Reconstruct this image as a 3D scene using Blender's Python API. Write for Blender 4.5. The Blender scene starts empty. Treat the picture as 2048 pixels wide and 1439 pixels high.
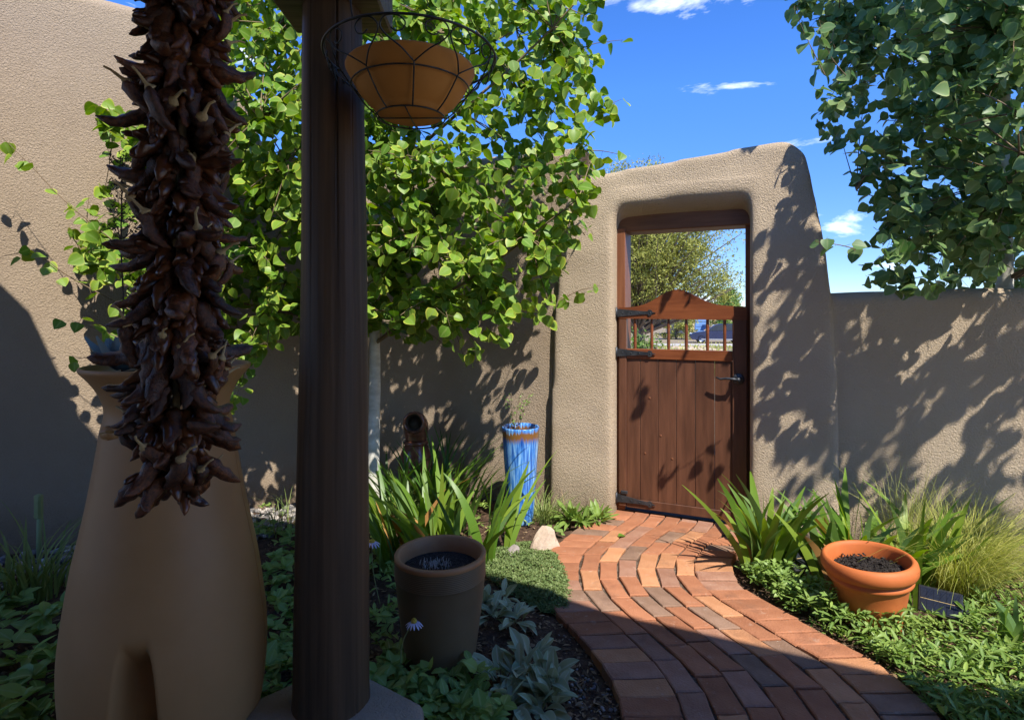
import bpy, bmesh, math, random
import numpy as np
from mathutils import Vector, Matrix, noise

R = math.radians
rnd = random.Random(11)
scene = bpy.context.scene
col = scene.collection

# ------------------------------------------------------------------ camera
CAM_H, FPX, HOR = 1.285, 1138.0, 630.0
cam_data = bpy.data.cameras.new('camera'); cam = bpy.data.objects.new('camera', cam_data); col.objects.link(cam)
cam.location = (0, 0, CAM_H); cam.rotation_euler = (R(90), 0, 0)
cam_data.sensor_width = 36.0; cam_data.lens = 36.0 * FPX / 2048.0
cam_data.shift_y = -(719.5 - HOR) / 2048.0
cam_data.clip_start = 0.05; cam_data.clip_end = 2000
scene.camera = cam

# ------------------------------------------------------------------ sky, sun, exposure
SUN_EL, SUN_AZ = R(52), R(28)          # azimuth measured from -Y (behind the camera) towards +X
S = Vector((math.sin(SUN_AZ) * math.cos(SUN_EL), -math.cos(SUN_AZ) * math.cos(SUN_EL), math.sin(SUN_EL)))
world = bpy.data.worlds.new('World'); scene.world = world; world.use_nodes = True
wn, wl = world.node_tree.nodes, world.node_tree.links
wn.clear()
w_out = wn.new('ShaderNodeOutputWorld'); w_bg = wn.new('ShaderNodeBackground'); w_sky = wn.new('ShaderNodeTexSky')
w_sky.sky_type = 'NISHITA'; w_sky.sun_disc = False
w_sky.sun_elevation = SUN_EL; w_sky.sun_rotation = math.pi - SUN_AZ
w_sky.altitude = 2200; w_sky.air_density = 0.8; w_sky.dust_density = 0.2; w_sky.ozone_density = 1.6
w_hs = wn.new('ShaderNodeHueSaturation'); w_hs.inputs['Saturation'].default_value = 1.30; w_hs.inputs['Hue'].default_value = 0.512; w_hs.inputs['Value'].default_value = 1.0
wl.new(w_sky.outputs['Color'], w_hs.inputs['Color'])
# thin high clouds: stretched noise over the whole dome
w_tc = wn.new('ShaderNodeTexCoord'); w_map = wn.new('ShaderNodeMapping')
w_map.inputs['Scale'].default_value = (2.0, 2.0, 6.5); w_map.inputs['Location'].default_value = (6.6, 2.1, 0.3)
w_no = wn.new('ShaderNodeTexNoise'); w_no.inputs['Scale'].default_value = 1.9; w_no.inputs['Detail'].default_value = 9; w_no.inputs['Roughness'].default_value = 0.58
w_no.inputs['Distortion'].default_value = 0.35
w_rp = wn.new('ShaderNodeValToRGB'); w_rp.color_ramp.elements[0].position = 0.60; w_rp.color_ramp.elements[1].position = 0.76
w_mx = wn.new('ShaderNodeMixRGB'); w_mx.inputs['Color2'].default_value = (7.2, 7.4, 7.8, 1)
wl.new(w_tc.outputs['Generated'], w_map.inputs['Vector']); wl.new(w_map.outputs['Vector'], w_no.inputs['Vector'])
wl.new(w_no.outputs['Fac'], w_rp.inputs['Fac']); wl.new(w_rp.outputs['Color'], w_mx.inputs['Fac'])
# clear mountain air: the haze band along the whole horizon is thinner than the model's
w_sz = wn.new('ShaderNodeSeparateXYZ'); wl.new(w_tc.outputs['Generated'], w_sz.inputs[0])
w_hr = wn.new('ShaderNodeMapRange'); w_hr.inputs['From Min'].default_value = 0.0; w_hr.inputs['From Max'].default_value = 0.36
w_hr.inputs['To Min'].default_value = 0.42; w_hr.inputs['To Max'].default_value = 1.0; wl.new(w_sz.outputs['Z'], w_hr.inputs['Value'])
w_mu = wn.new('ShaderNodeMixRGB'); w_mu.blend_type = 'MULTIPLY'; w_mu.inputs['Fac'].default_value = 1.0
wl.new(w_hs.outputs['Color'], w_mu.inputs['Color1']); wl.new(w_hr.outputs['Result'], w_mu.inputs['Color2'])
wl.new(w_mu.outputs['Color'], w_mx.inputs['Color1']); wl.new(w_mx.outputs['Color'], w_bg.inputs['Color'])
w_bg.inputs['Strength'].default_value = 0.13
wl.new(w_bg.outputs['Background'], w_out.inputs['Surface'])
sun_data = bpy.data.lights.new('sun', 'SUN'); sun_data.energy = 2.7; sun_data.angle = R(0.55); sun_data.color = (1.0, 0.945, 0.86)
sun = bpy.data.objects.new('sun', sun_data); col.objects.link(sun)
sun.rotation_euler = (-S).to_track_quat('-Z', 'Y').to_euler(); sun.location = (6, -8, 12)
vs = scene.view_settings
vs.view_transform = 'Standard'; vs.look = 'None'; vs.exposure = 1.58; vs.gamma = 1.0; vs.use_curve_mapping = False
scene.render.engine = 'CYCLES'
try:
    scene.cycles.use_denoising = True
    scene.cycles.max_bounces = 12; scene.cycles.diffuse_bounces = 8; scene.cycles.transparent_max_bounces = 8
except Exception:
    pass

# ------------------------------------------------------------------ pixel <-> place helpers
def P(px, py, d):
    return Vector(((px - 1024) / FPX * d, d, CAM_H - (py - HOR) / FPX * d))
def G(px, py, z=0.0):
    d = (CAM_H - z) * FPX / (py - HOR)
    return Vector(((px - 1024) / FPX * d, d, z))
def proj(p):
    return (1024 + p[0] / p[1] * FPX, HOR - (p[2] - CAM_H) / p[1] * FPX)
def inpoly(x, y, poly):
    c = False; j = len(poly) - 1
    for i in range(len(poly)):
        xi, yi = poly[i]; xj, yj = poly[j]
        if (yi > y) != (yj > y) and x < (xj - xi) * (y - yi) / (yj - yi) + xi: c = not c
        j = i
    return c
def polysample(poly, n, r):
    xs = [p[0] for p in poly]; ys = [p[1] for p in poly]; out = []
    while len(out) < n:
        x = r.uniform(min(xs), max(xs)); y = r.uniform(min(ys), max(ys))
        if inpoly(x, y, poly): out.append((x, y))
    return out

# ------------------------------------------------------------------ object helpers
def tag(o, label=None, cat=None, group=None, kind=None):
    if label: o['label'] = label
    if cat: o['category'] = cat
    if group: o['group'] = group
    if kind: o['kind'] = kind
    return o
def thing(name, label, cat, loc=(0, 0, 0), rz=0.0, group=None):
    o = bpy.data.objects.new(name, None); col.objects.link(o)
    o.empty_display_size = 0.1
    o.location = loc; o.rotation_euler = (0, 0, rz)
    return tag(o, label, cat, group)
def link(name, me, parent=None, loc=None, rot=None):
    o = bpy.data.objects.new(name, me); col.objects.link(o)
    if parent is not None: o.parent = parent
    if loc is not None: o.location = loc
    if rot is not None: o.rotation_euler = rot
    return o

class MB:
    def __init__(self): self.v = []; self.f = []; self.a = []; self.sm = []
    def add(self, vs_, fs, attr=None, smooth=True):
        b = len(self.v); self.v.extend([tuple(p) for p in vs_])
        self.a.extend(attr if attr is not None else [(0.5, 0.0, 0.0)] * len(vs_))
        for f in fs: self.f.append(tuple(b + i for i in f)); self.sm.append(smooth)
        return self
    def box(self, lo, hi, M=None, bev=0.0):
        x0, y0, z0 = lo; x1, y1, z1 = hi
        if bev > 0:
            b = min(bev, (x1-x0)*.45, (y1-y0)*.45, (z1-z0)*.45)
            bm = bmesh.new(); bmesh.ops.create_cube(bm, size=1.0)
            for v in bm.verts:
                v.co = Vector(((x0+x1)/2 + v.co.x*(x1-x0), (y0+y1)/2 + v.co.y*(y1-y0), (z0+z1)/2 + v.co.z*(z1-z0)))
            bmesh.ops.bevel(bm, geom=list(bm.edges), offset=b, segments=1, affect='EDGES', profile=0.5)
            bm.verts.index_update()
            vv = [v.co.copy() for v in bm.verts]; ff = [[v.index for v in f.verts] for f in bm.faces]; bm.free()
        else:
            vv = [Vector(p) for p in ((x0,y0,z0),(x1,y0,z0),(x1,y1,z0),(x0,y1,z0),(x0,y0,z1),(x1,y0,z1),(x1,y1,z1),(x0,y1,z1))]
            ff = [(0,3,2,1),(4,5,6,7),(0,1,5,4),(1,2,6,5),(2,3,7,6),(3,0,4,7)]
        if M is not None: vv = [M @ p for p in vv]
        return self.add(vv, ff, smooth=False)
    def tube(self, pts, rad, n=8, cap=True, flat=False):
        pts = [Vector(p) for p in pts]; m = len(pts)
        if not hasattr(rad, '__len__'): rad = [rad] * m
        vv = []; ff = []
        t0 = (pts[1] - pts[0]).normalized()
        ref = Vector((0, 0, 1)) if abs(t0.z) < 0.9 else Vector((1, 0, 0))
        u = t0.cross(ref).normalized()
        for i, p in enumerate(pts):
            t = (pts[min(i+1, m-1)] - pts[max(i-1, 0)])
            t = t.normalized() if t.length > 1e-9 else t0
            u = (u - t * u.dot(t)); u = u.normalized() if u.length > 1e-6 else t.orthogonal().normalized()
            w = t.cross(u)
            for k in range(n):
                a = 2*math.pi*k/n; vv.append(p + (u*math.cos(a) + w*math.sin(a)) * rad[i])
        for i in range(m-1):
            for k in range(n):
                ff.append((i*n+k, i*n+(k+1) % n, (i+1)*n+(k+1) % n, (i+1)*n+k))
        if cap:
            ff.append(tuple(range(n-1, -1, -1))); ff.append(tuple((m-1)*n+k for k in range(n)))
        return self.add(vv, ff, smooth=not flat)
    def lathe(self, prof, n=48, c=(0, 0, 0), fn=None, close=False):
        vv = []; ff = []; m = len(prof)
        for (r, z) in prof:
            for k in range(n):
                a = 2*math.pi*k/n
                p = Vector((r*math.cos(a), r*math.sin(a), z))
                if fn: p = fn(p, r, a, z)
                vv.append(p + Vector(c))
        for i in range(m-1):
            for k in range(n):
                ff.append((i*n+k, i*n+(k+1) % n, (i+1)*n+(k+1) % n, (i+1)*n+k))
        if close:
            ff.append(tuple(range(n-1, -1, -1))); ff.append(tuple((m-1)*n+k for k in range(n)))
        return self.add(vv, ff)
    def prism(self, outline, y0, y1, smooth=False):
        n = len(outline)
        vv = [Vector((x, y0, z)) for x, z in outline] + [Vector((x, y1, z)) for x, z in outline]
        ff = [tuple(range(n)), tuple(range(2*n-1, n-1, -1))] + [(i, i+n, (i+1) % n + n, (i+1) % n) for i in range(n)]
        return self.add(vv, ff, smooth=smooth)
    def mesh(self, name, mat=None):
        me = bpy.data.meshes.new(name); me.from_pydata(self.v, [], self.f)
        me.polygons.foreach_set('use_smooth', self.sm)
        at = me.attributes.new('lv', 'FLOAT_VECTOR', 'POINT')
        at.data.foreach_set('vector', np.array(self.a, dtype=np.float32).ravel())
        if mat: me.materials.append(mat)
        me.update(); return me
    def build(self, name, mat, parent=None, loc=None, rot=None):
        return link(name, self.mesh(name, mat), parent, loc, rot)

def bake_modifiers(o):
    dg = bpy.context.evaluated_depsgraph_get(); me = bpy.data.meshes.new_from_object(o.evaluated_get(dg))
    o.modifiers.clear(); old = o.data; o.data = me; bpy.data.meshes.remove(old); return o

# ------------------------------------------------------------------ materials
def nodes(name):
    m = bpy.data.materials.new(name); m.use_nodes = True
    nt = m.node_tree; return m, nt.nodes, nt.links, nt.nodes['Principled BSDF']
def pm(name, c1, c2=None, scale=8.0, rough=0.7, bump=0.0, bscale=60.0, stretch=(1, 1, 1), detail=5, spec=0.4, metal=0.0,
       lo=0.35, hi=0.65, rand=0.0, bdist=0.01, coat=0.0):
    m, N, L, b = nodes(name)
    b.inputs['Roughness'].default_value = rough; b.inputs['Metallic'].default_value = metal
    b.inputs['Specular IOR Level'].default_value = spec; b.inputs['Coat Weight'].default_value = coat
    tc = N.new('ShaderNodeTexCoord'); mp = N.new('ShaderNodeMapping'); mp.inputs['Scale'].default_value = stretch
    L.new(tc.outputs['Object'], mp.inputs['Vector'])
    out = None
    if c2 is not None:
        no = N.new('ShaderNodeTexNoise'); no.inputs['Scale'].default_value = scale; no.inputs['Detail'].default_value = detail
        no.inputs['Roughness'].default_value = 0.6
        L.new(mp.outputs['Vector'], no.inputs['Vector'])
        rp = N.new('ShaderNodeValToRGB'); e = rp.color_ramp.elements
        e[0].position = lo; e[0].color = (*c1, 1); e[1].position = hi; e[1].color = (*c2, 1)
        L.new(no.outputs['Fac'], rp.inputs['Fac']); out = rp.outputs['Color']
    else:
        rgb = N.new('ShaderNodeRGB'); rgb.outputs[0].default_value = (*c1, 1); out = rgb.outputs[0]
    if rand > 0:
        oi = N.new('ShaderNodeObjectInfo'); mr = N.new('ShaderNodeMapRange')
        mr.inputs['To Min'].default_value = 1 - rand; mr.inputs['To Max'].default_value = 1 + rand
        L.new(oi.outputs['Random'], mr.inputs['Value'])
        hs = N.new('ShaderNodeHueSaturation'); L.new(mr.outputs['Result'], hs.inputs['Value']); L.new(out, hs.inputs['Color']); out = hs.outputs['Color']
    L.new(out, b.inputs['Base Color'])
    if bump > 0:
        n2 = N.new('ShaderNodeTexNoise'); n2.inputs['Scale'].default_value = bscale; n2.inputs['Detail'].default_value = 3
        L.new(mp.outputs['Vector'], n2.inputs['Vector'])
        bp = N.new('ShaderNodeBump'); bp.inputs['Strength'].default_value = bump; bp.inputs['Distance'].default_value = bdist
        L.new(n2.outputs['Fac'], bp.inputs['Height']); L.new(bp.outputs['Normal'], b.inputs['Normal'])
    return m
def leafmat(name, dark, light, edge=None, trans=0.35, rough=0.45, edge_lo=0.72, vein=None, objrand=False, spec=0.35):
    """lv attribute: x random per leaf, y distance from midrib, z distance from base"""
    m, N, L, b = nodes(name)
    at = N.new('ShaderNodeAttribute'); at.attribute_name = 'lv'
    sp = N.new('ShaderNodeSeparateXYZ'); L.new(at.outputs['Vector'], sp.inputs[0])
    mix = N.new('ShaderNodeMixRGB'); mix.inputs['Color1'].default_value = (*dark, 1); mix.inputs['Color2'].default_value = (*light, 1)
    if objrand:
        oi = N.new('ShaderNodeObjectInfo'); L.new(oi.outputs['Random'], mix.inputs['Fac'])
    else:
        L.new(sp.outputs['X'], mix.inputs['Fac'])
    out = mix.outputs['Color']
    if edge is not None:
        mr = N.new('ShaderNodeMapRange'); mr.inputs['From Min'].default_value = edge_lo; mr.inputs['From Max'].default_value = 1.0
        L.new(sp.outputs['Y'], mr.inputs['Value'])
        ml = N.new('ShaderNodeMath'); ml.operation = 'MULTIPLY'
        L.new(mr.outputs['Result'], ml.inputs[0]); L.new(sp.outputs['X'], ml.inputs[1])
        mx = N.new('ShaderNodeMixRGB'); mx.inputs['Color2'].default_value = (*edge, 1)
        L.new(ml.outputs['Value'], mx.inputs['Fac']); L.new(out, mx.inputs['Color1']); out = mx.outputs['Color']
    if vein is not None:
        mr = N.new('ShaderNodeMapRange'); mr.inputs['From Min'].default_value = 0.22; mr.inputs['From Max'].default_value = 0.0
        L.new(sp.outputs['Y'], mr.inputs['Value'])
        mx = N.new('ShaderNodeMixRGB'); mx.inputs['Color2'].default_value = (*vein, 1)
        L.new(mr.outputs['Result'], mx.inputs['Fac']); L.new(out, mx.inputs['Color1']); out = mx.outputs['Color']
    L.new(out, b.inputs['Base Color']); b.inputs['Roughness'].default_value = rough; b.inputs['Specular IOR Level'].default_value = spec
    tr = N.new('ShaderNodeBsdfTranslucent'); hs = N.new('ShaderNodeHueSaturation'); hs.inputs['Saturation'].default_value = 1.15; hs.inputs['Value'].default_value = 1.25
    L.new(out, hs.inputs['Color']); L.new(hs.outputs['Color'], tr.inputs['Color'])
    ms = N.new('ShaderNodeMixShader'); ms.inputs['Fac'].default_value = trans
    L.new(b.outputs['BSDF'], ms.inputs[1]); L.new(tr.outputs['BSDF'], ms.inputs[2])
    L.new(ms.outputs['Shader'], N['Material Output'].inputs['Surface'])
    return m

def stucco(name, c1, c2, grain=125.0, strength=0.9):
    m, N, L, b = nodes(name)
    b.inputs['Roughness'].default_value = 0.92; b.inputs['Specular IOR Level'].default_value = 0.15
    tc = N.new('ShaderNodeTexCoord')
    big = N.new('ShaderNodeTexNoise'); big.inputs['Scale'].default_value = 1.6; big.inputs['Detail'].default_value = 7; big.inputs['Roughness'].default_value = 0.65
    L.new(tc.outputs['Object'], big.inputs['Vector'])
    rp = N.new('ShaderNodeValToRGB'); e = rp.color_ramp.elements
    e[0].position = 0.3; e[0].color = (*c1, 1); e[1].position = 0.72; e[1].color = (*c2, 1)
    L.new(big.outputs['Fac'], rp.inputs['Fac'])
    # splash-back soil stains just above the ground
    sx = N.new('ShaderNodeSeparateXYZ'); geo = N.new('ShaderNodeNewGeometry'); L.new(geo.outputs['Position'], sx.inputs[0])
    mr = N.new('ShaderNodeMapRange'); mr.inputs['From Min'].default_value = 0.24; mr.inputs['From Max'].default_value = 0.0
    L.new(sx.outputs['Z'], mr.inputs['Value'])
    ns = N.new('ShaderNodeTexNoise'); ns.inputs['Scale'].default_value = 14; ns.inputs['Detail'].default_value = 5; L.new(tc.outputs['Object'], ns.inputs['Vector'])
    mm = N.new('ShaderNodeMath'); mm.operation = 'MULTIPLY'; L.new(mr.outputs['Result'], mm.inputs[0]); L.new(ns.outputs['Fac'], mm.inputs[1])
    mx = N.new('ShaderNodeMixRGB'); mx.inputs['Color2'].default_value = (0.17, 0.115, 0.075, 1)
    L.new(mm.outputs['Value'], mx.inputs['Fac']); L.new(rp.outputs['Color'], mx.inputs['Color1'])
    fine = N.new('ShaderNodeTexNoise'); fine.inputs['Scale'].default_value = grain; fine.inputs['Detail'].default_value = 4; fine.inputs['Roughness'].default_value = 0.55
    fine.inputs['Distortion'].default_value = 0.7
    L.new(tc.outputs['Object'], fine.inputs['Vector'])
    L.new(mx.outputs['Color'], b.inputs['Base Color'])
    bp = N.new('ShaderNodeBump'); bp.inputs['Strength'].default_value = strength; bp.inputs['Distance'].default_value = 0.014
    L.new(fine.outputs['Fac'], bp.inputs['Height']); L.new(bp.outputs['Normal'], b.inputs['Normal'])
    return m

M = {}
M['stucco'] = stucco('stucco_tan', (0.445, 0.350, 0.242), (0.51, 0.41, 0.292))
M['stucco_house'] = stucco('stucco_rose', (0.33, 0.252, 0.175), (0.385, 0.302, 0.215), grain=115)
M['stucco_grey'] = stucco('stucco_grey', (0.38, 0.30, 0.225), (0.44, 0.355, 0.27), grain=110, strength=0.6)
M['gate_wood'] = pm('gate_wood', (0.080, 0.033, 0.018), (0.135, 0.056, 0.030), scale=3.0, stretch=(9, 9, 0.9), rough=0.42, bump=0.25, bscale=14, spec=0.45, rand=0.12, bdist=0.003, detail=7)
M['crest_wood'] = pm('crest_wood', (0.13, 0.036, 0.012), (0.22, 0.066, 0.022), scale=3.0, stretch=(0.9, 9, 9), rough=0.38, bump=0.2, bscale=14, spec=0.5, rand=0.08, bdist=0.003, detail=7)
M['frame_wood'] = pm('frame_wood', (0.15, 0.052, 0.022), (0.23, 0.09, 0.04), scale=3.0, stretch=(9, 9, 0.9), rough=0.5, bump=0.2, bscale=14, bdist=0.003)
M['lintel_wood'] = pm('lintel_wood', (0.16, 0.062, 0.024), (0.24, 0.105, 0.045), scale=3.0, stretch=(0.8, 9, 9), rough=0.55, bump=0.3, bscale=14, bdist=0.004)
M['iron'] = pm('wrought_iron', (0.035, 0.038, 0.045), (0.07, 0.075, 0.085), scale=30, rough=0.5, metal=0.6, bump=0.3, bscale=120, bdist=0.002)
M['wire'] = pm('wire', (0.025, 0.026, 0.024), (0.06, 0.06, 0.055), scale=40, rough=0.45, metal=0.5)
M['log'] = pm('log_wood', (0.020, 0.011, 0.005), (0.125, 0.075, 0.040), scale=2.2, stretch=(12, 12, 0.35), rough=0.55, bump=0.35, bscale=3.0, spec=0.3, bdist=0.006, detail=8, lo=0.3, hi=0.75)
M['beam'] = pm('beam_wood', (0.06, 0.04, 0.022), (0.14, 0.10, 0.06), scale=3, stretch=(1, 14, 14), rough=0.65, bump=0.5, bscale=4, bdist=0.006)
M['soil'] = pm('soil', (0.055, 0.033, 0.022), (0.13, 0.082, 0.055), scale=24, rough=0.95, bump=0.9, bscale=90, bdist=0.02, detail=8, spec=0.1)
M['field'] = pm('field', (0.20, 0.155, 0.10), (0.30, 0.25, 0.18), scale=1.2, rough=0.95, bump=0.4, bscale=20, detail=8, spec=0.1)
M['joint'] = pm('joint_sand', (0.075, 0.05, 0.035), (0.26, 0.20, 0.15), scale=40, rough=0.95, bump=0.8, bscale=150, detail=6, spec=0.1, lo=0.45, hi=0.75)
M['chili'] = pm('dried_chili', (0.022, 0.007, 0.003), (0.15, 0.050, 0.014), scale=14, rough=0.33, bump=0.5, bscale=38, spec=0.6, rand=0.55, bdist=0.006)
M['stem_dry'] = pm('dry_stem', (0.34, 0.24, 0.10), (0.46, 0.35, 0.17), scale=20, rough=0.7)
M['cord'] = pm('cord', (0.30, 0.24, 0.13), (0.40, 0.33, 0.2), scale=60, rough=0.9)
M['barrel'] = pm('barrel_resin', (0.365, 0.195, 0.075), (0.405, 0.22, 0.088), scale=4, rough=0.5, bump=0.06, bscale=200, spec=0.35, bdist=0.002)
M['terracotta'] = pm('terracotta', (0.45, 0.118, 0.030), (0.53, 0.150, 0.042), scale=7, rough=0.6, bump=0.12, bscale=120, bdist=0.002, spec=0.3)
M['clay_bowl'] = pm('clay_bowl', (0.44, 0.185, 0.036), (0.49, 0.215, 0.046), scale=7, rough=0.7, bump=0.08, bscale=160, bdist=0.002, spec=0.25)
M['olive_pot'] = pm('olive_pot', (0.135, 0.092, 0.048), (0.16, 0.112, 0.062), scale=5, rough=0.5, bump=0.05, bscale=200, spec=0.4, bdist=0.002)
M['olive_rim'] = pm('olive_rim', (0.37, 0.175, 0.07), (0.42, 0.21, 0.09), scale=9, rough=0.6, bump=0.1, bscale=160, bdist=0.002)
M['mulch_dark'] = pm('potting_mix', (0.018, 0.013, 0.010), (0.10, 0.085, 0.075), scale=90, rough=0.9, bump=1.0, bscale=160, bdist=0.02, lo=0.45, hi=0.8)
M['glaze_brown'] = pm('brown_glaze', (0.085, 0.030, 0.018), (0.24, 0.095, 0.06), scale=9, rough=0.22, spec=0.6, coat=0.4)
M['black'] = pm('black_plastic', (0.012, 0.013, 0.015), (0.02, 0.021, 0.024), scale=20, rough=0.38)
M['bark'] = pm('aspen_bark', (0.48, 0.46, 0.39), (0.72, 0.70, 0.63), scale=9, stretch=(1, 1, 2.5), rough=0.8, bump=0.35, bscale=30, bdist=0.006)
M['twig'] = pm('twig', (0.13, 0.085, 0.045), (0.22, 0.16, 0.09), scale=12, rough=0.8)
M['dead'] = pm('dead_stalk_and_shade', (0.035, 0.026, 0.018), (0.07, 0.052, 0.035), scale=20, rough=0.9)  # also the painted shade colour of threshold and jar mouth
M['rock'] = pm('rock', (0.34, 0.25, 0.18), (0.52, 0.41, 0.31), scale=9, rough=0.85, bump=0.6, bscale=25, bdist=0.02)
M['rock_grey'] = pm('rock_grey', (0.20, 0.17, 0.16), (0.34, 0.29, 0.27), scale=9, rough=0.85, bump=0.5, bscale=25, bdist=0.02)
M['green_plastic'] = pm('green_plastic', (0.20, 0.25, 0.10), (0.25, 0.30, 0.13), scale=10, rough=0.5)
M['juniper_bark'] = pm('juniper_bark', (0.12, 0.09, 0.065), (0.24, 0.20, 0.16), scale=8, stretch=(6, 6, 1), rough=0.95)
# foliage
M['aspen'] = leafmat('aspen_leaf', (0.105, 0.225, 0.022), (0.265, 0.39, 0.045), edge=(0.66, 0.62, 0.10), vein=(0.22, 0.34, 0.07), trans=0.30)
M['aspen_b'] = leafmat('aspen_leaf_blue', (0.085, 0.18, 0.055), (0.21, 0.31, 0.11), edge=(0.45, 0.52, 0.18), vein=(0.19, 0.27, 0.11), trans=0.30)
M['iris'] = leafmat('iris_blade', (0.10, 0.21, 0.025), (0.26, 0.36, 0.045), trans=0.34, rough=0.4, objrand=True)
M['iris_blue'] = leafmat('iris_blade_grey', (0.12, 0.22, 0.075), (0.21, 0.32, 0.075), trans=0.30, rough=0.42, objrand=True)
M['iris_dry'] = leafmat('iris_blade_dry', (0.42, 0.20, 0.06), (0.58, 0.34, 0.12), trans=0.30, rough=0.7, objrand=True)
M['lily'] = leafmat('lily_blade', (0.045, 0.115, 0.018), (0.12, 0.22, 0.035), trans=0.30, rough=0.4, objrand=True)
M['grass'] = leafmat('grass_blade', (0.14, 0.21, 0.05), (0.33, 0.38, 0.12), trans=0.3, rough=0.5)
M['feather'] = leafmat('feather_grass', (0.28, 0.34, 0.045), (0.64, 0.60, 0.20), trans=0.35, rough=0.55)
M['cover'] = leafmat('cover_leaf', (0.145, 0.255, 0.055), (0.31, 0.43, 0.11), vein=(0.3, 0.42, 0.15), trans=0.28)
M['cover_narrow'] = leafmat('cover_narrow', (0.09, 0.18, 0.03), (0.31, 0.42, 0.09), vein=(0.24, 0.35, 0.12), trans=0.28)
M['thyme'] = leafmat('thyme', (0.10, 0.165, 0.045), (0.24, 0.30, 0.11), trans=0.2, rough=0.6)
M['lamb'] = leafmat('lambs_ear', (0.29, 0.345, 0.19), (0.43, 0.465, 0.28), edge=(0.60, 0.62, 0.46), vein=(0.50, 0.54, 0.38), trans=0.15, rough=0.9, objrand=True, spec=0.1, edge_lo=0.8)
M['agave'] = leafmat('agave', (0.14, 0.21, 0.23), (0.22, 0.30, 0.33), trans=0.05, rough=0.5, objrand=True)
M['litter'] = leafmat('litter', (0.10, 0.065, 0.035), (0.42, 0.29, 0.16), trans=0.1, rough=0.9)
M['juniper'] = leafmat('juniper', (0.13, 0.16, 0.03), (0.42, 0.42, 0.095), trans=0.2, rough=0.7)
M['bush'] = leafmat('bush', (0.07, 0.15, 0.025), (0.20, 0.32, 0.06), trans=0.25, rough=0.6)
M['petal'] = leafmat('petal', (0.62, 0.58, 0.78), (0.80, 0.77, 0.90), trans=0.25, rough=0.6, objrand=True)
M['yellow'] = pm('flower_disc', (0.50, 0.34, 0.03), (0.62, 0.45, 0.05), scale=90, rough=0.8, bump=0.8, bscale=250)

# brick: three clay colours chosen per brick, weathered
def brickmat(name, c1, c2):
    m = pm(name, c1, c2, scale=9, rough=0.85, bump=0.6, bscale=130, bdist=0.006, detail=10, spec=0.15, rand=0.14, lo=0.28, hi=0.72)
    # pale lime bloom and dark dirt in patches, in place so that no two bricks look alike
    N, L = m.node_tree.nodes, m.node_tree.links; b = N['Principled BSDF']; src = b.inputs['Base Color'].links[0].from_socket
    g = N.new('ShaderNodeNewGeometry')
    for (sc, lo, hi, colr, amt) in ((17, .60, .78, (.52, .42, .33), .55), (5.5, .56, .74, (.10, .06, .045), .55), (70, .66, .74, (.55, .47, .40), .7)):
        n = N.new('ShaderNodeTexNoise'); n.inputs['Scale'].default_value = sc; n.inputs['Detail'].default_value = 8; n.inputs['Roughness'].default_value = .65
        L.new(g.outputs['Position'], n.inputs['Vector'])
        mr = N.new('ShaderNodeMapRange'); mr.inputs['From Min'].default_value = lo; mr.inputs['From Max'].default_value = hi; mr.inputs['To Max'].default_value = amt
        L.new(n.outputs['Fac'], mr.inputs['Value']); mx = N.new('ShaderNodeMixRGB'); mx.inputs['Color2'].default_value = (*colr, 1)
        L.new(mr.outputs['Result'], mx.inputs['Fac']); L.new(src, mx.inputs['Color1']); src = mx.outputs['Color']
    L.new(src, b.inputs['Base Color'])
    return m
M['brick_a'] = brickmat('brick_red', (0.29, 0.115, 0.058), (0.40, 0.175, 0.092))
M['brick_b'] = brickmat('brick_orange', (0.38, 0.17, 0.078), (0.50, 0.25, 0.13))
M['brick_c'] = brickmat('brick_brown', (0.19, 0.112, 0.072), (0.31, 0.195, 0.135))
M['brick_d'] = brickmat('brick_rose', (0.27, 0.125, 0.075), (0.39, 0.22, 0.15))

# ------------------------------------------------------------------ ground
def grid_sheet(name, x0, x1, y0, y1, nx, ny, zf, mat):
    xs = np.linspace(x0, x1, nx); ys = np.linspace(y0, y1, ny)
    v = [(x, y, zf(x, y)) for y in ys for x in xs]
    f = [(j*nx+i, j*nx+i+1, (j+1)*nx+i+1, (j+1)*nx+i) for j in range(ny-1) for i in range(nx-1)]
    mb = MB(); mb.add(v, f); o = mb.build(name, mat); return o

# path edges (left and right edge of the running courses), read off the photograph as ground points
PL = [(1.05, 4.30), (.90, 3.95), (.75, 3.62), (.60, 3.42), (.50, 3.26), (.385, 3.07), (.338, 2.87), (.327, 2.72), (.352, 2.58), (.39, 2.47), (.44, 2.345), (.497, 2.205), (.541, 2.065), (.558, 1.93), (.549, 1.80), (.52, 1.58), (.45, 1.28), (.36, .9)]
PR = [(1.59, 4.06), (1.44, 3.71), (1.29, 3.38), (1.17, 3.27), (1.075, 3.165), (.966, 3.01), (.915, 2.86), (.90, 2.71), (.928, 2.605), (.965, 2.51), (1.02, 2.40), (1.09, 2.245), (1.16, 2.10), (1.182, 1.94), (1.181, 1.80), (1.15, 1.56), (1.08, 1.23), (.99, .85)]
def catmull(pts, per=24):
    out = []
    n = len(pts)
    for i in range(n-1):
        p0, p1, p2, p3 = (Vector(pts[max(i-1, 0)]), Vector(pts[i]), Vector(pts[i+1]), Vector(pts[min(i+2, n-1)]))
        for k in range(per):
            t = k/per
            out.append(0.5*((2*p1) + (p2-p0)*t + (2*p0-5*p1+4*p2-p3)*t*t + (3*p1-p0-3*p2+p3)*t*t*t))
    out.append(Vector(pts[-1])); return out
LC, RC = catmull(PL), catmull(PR)
NS = len(LC)
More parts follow.
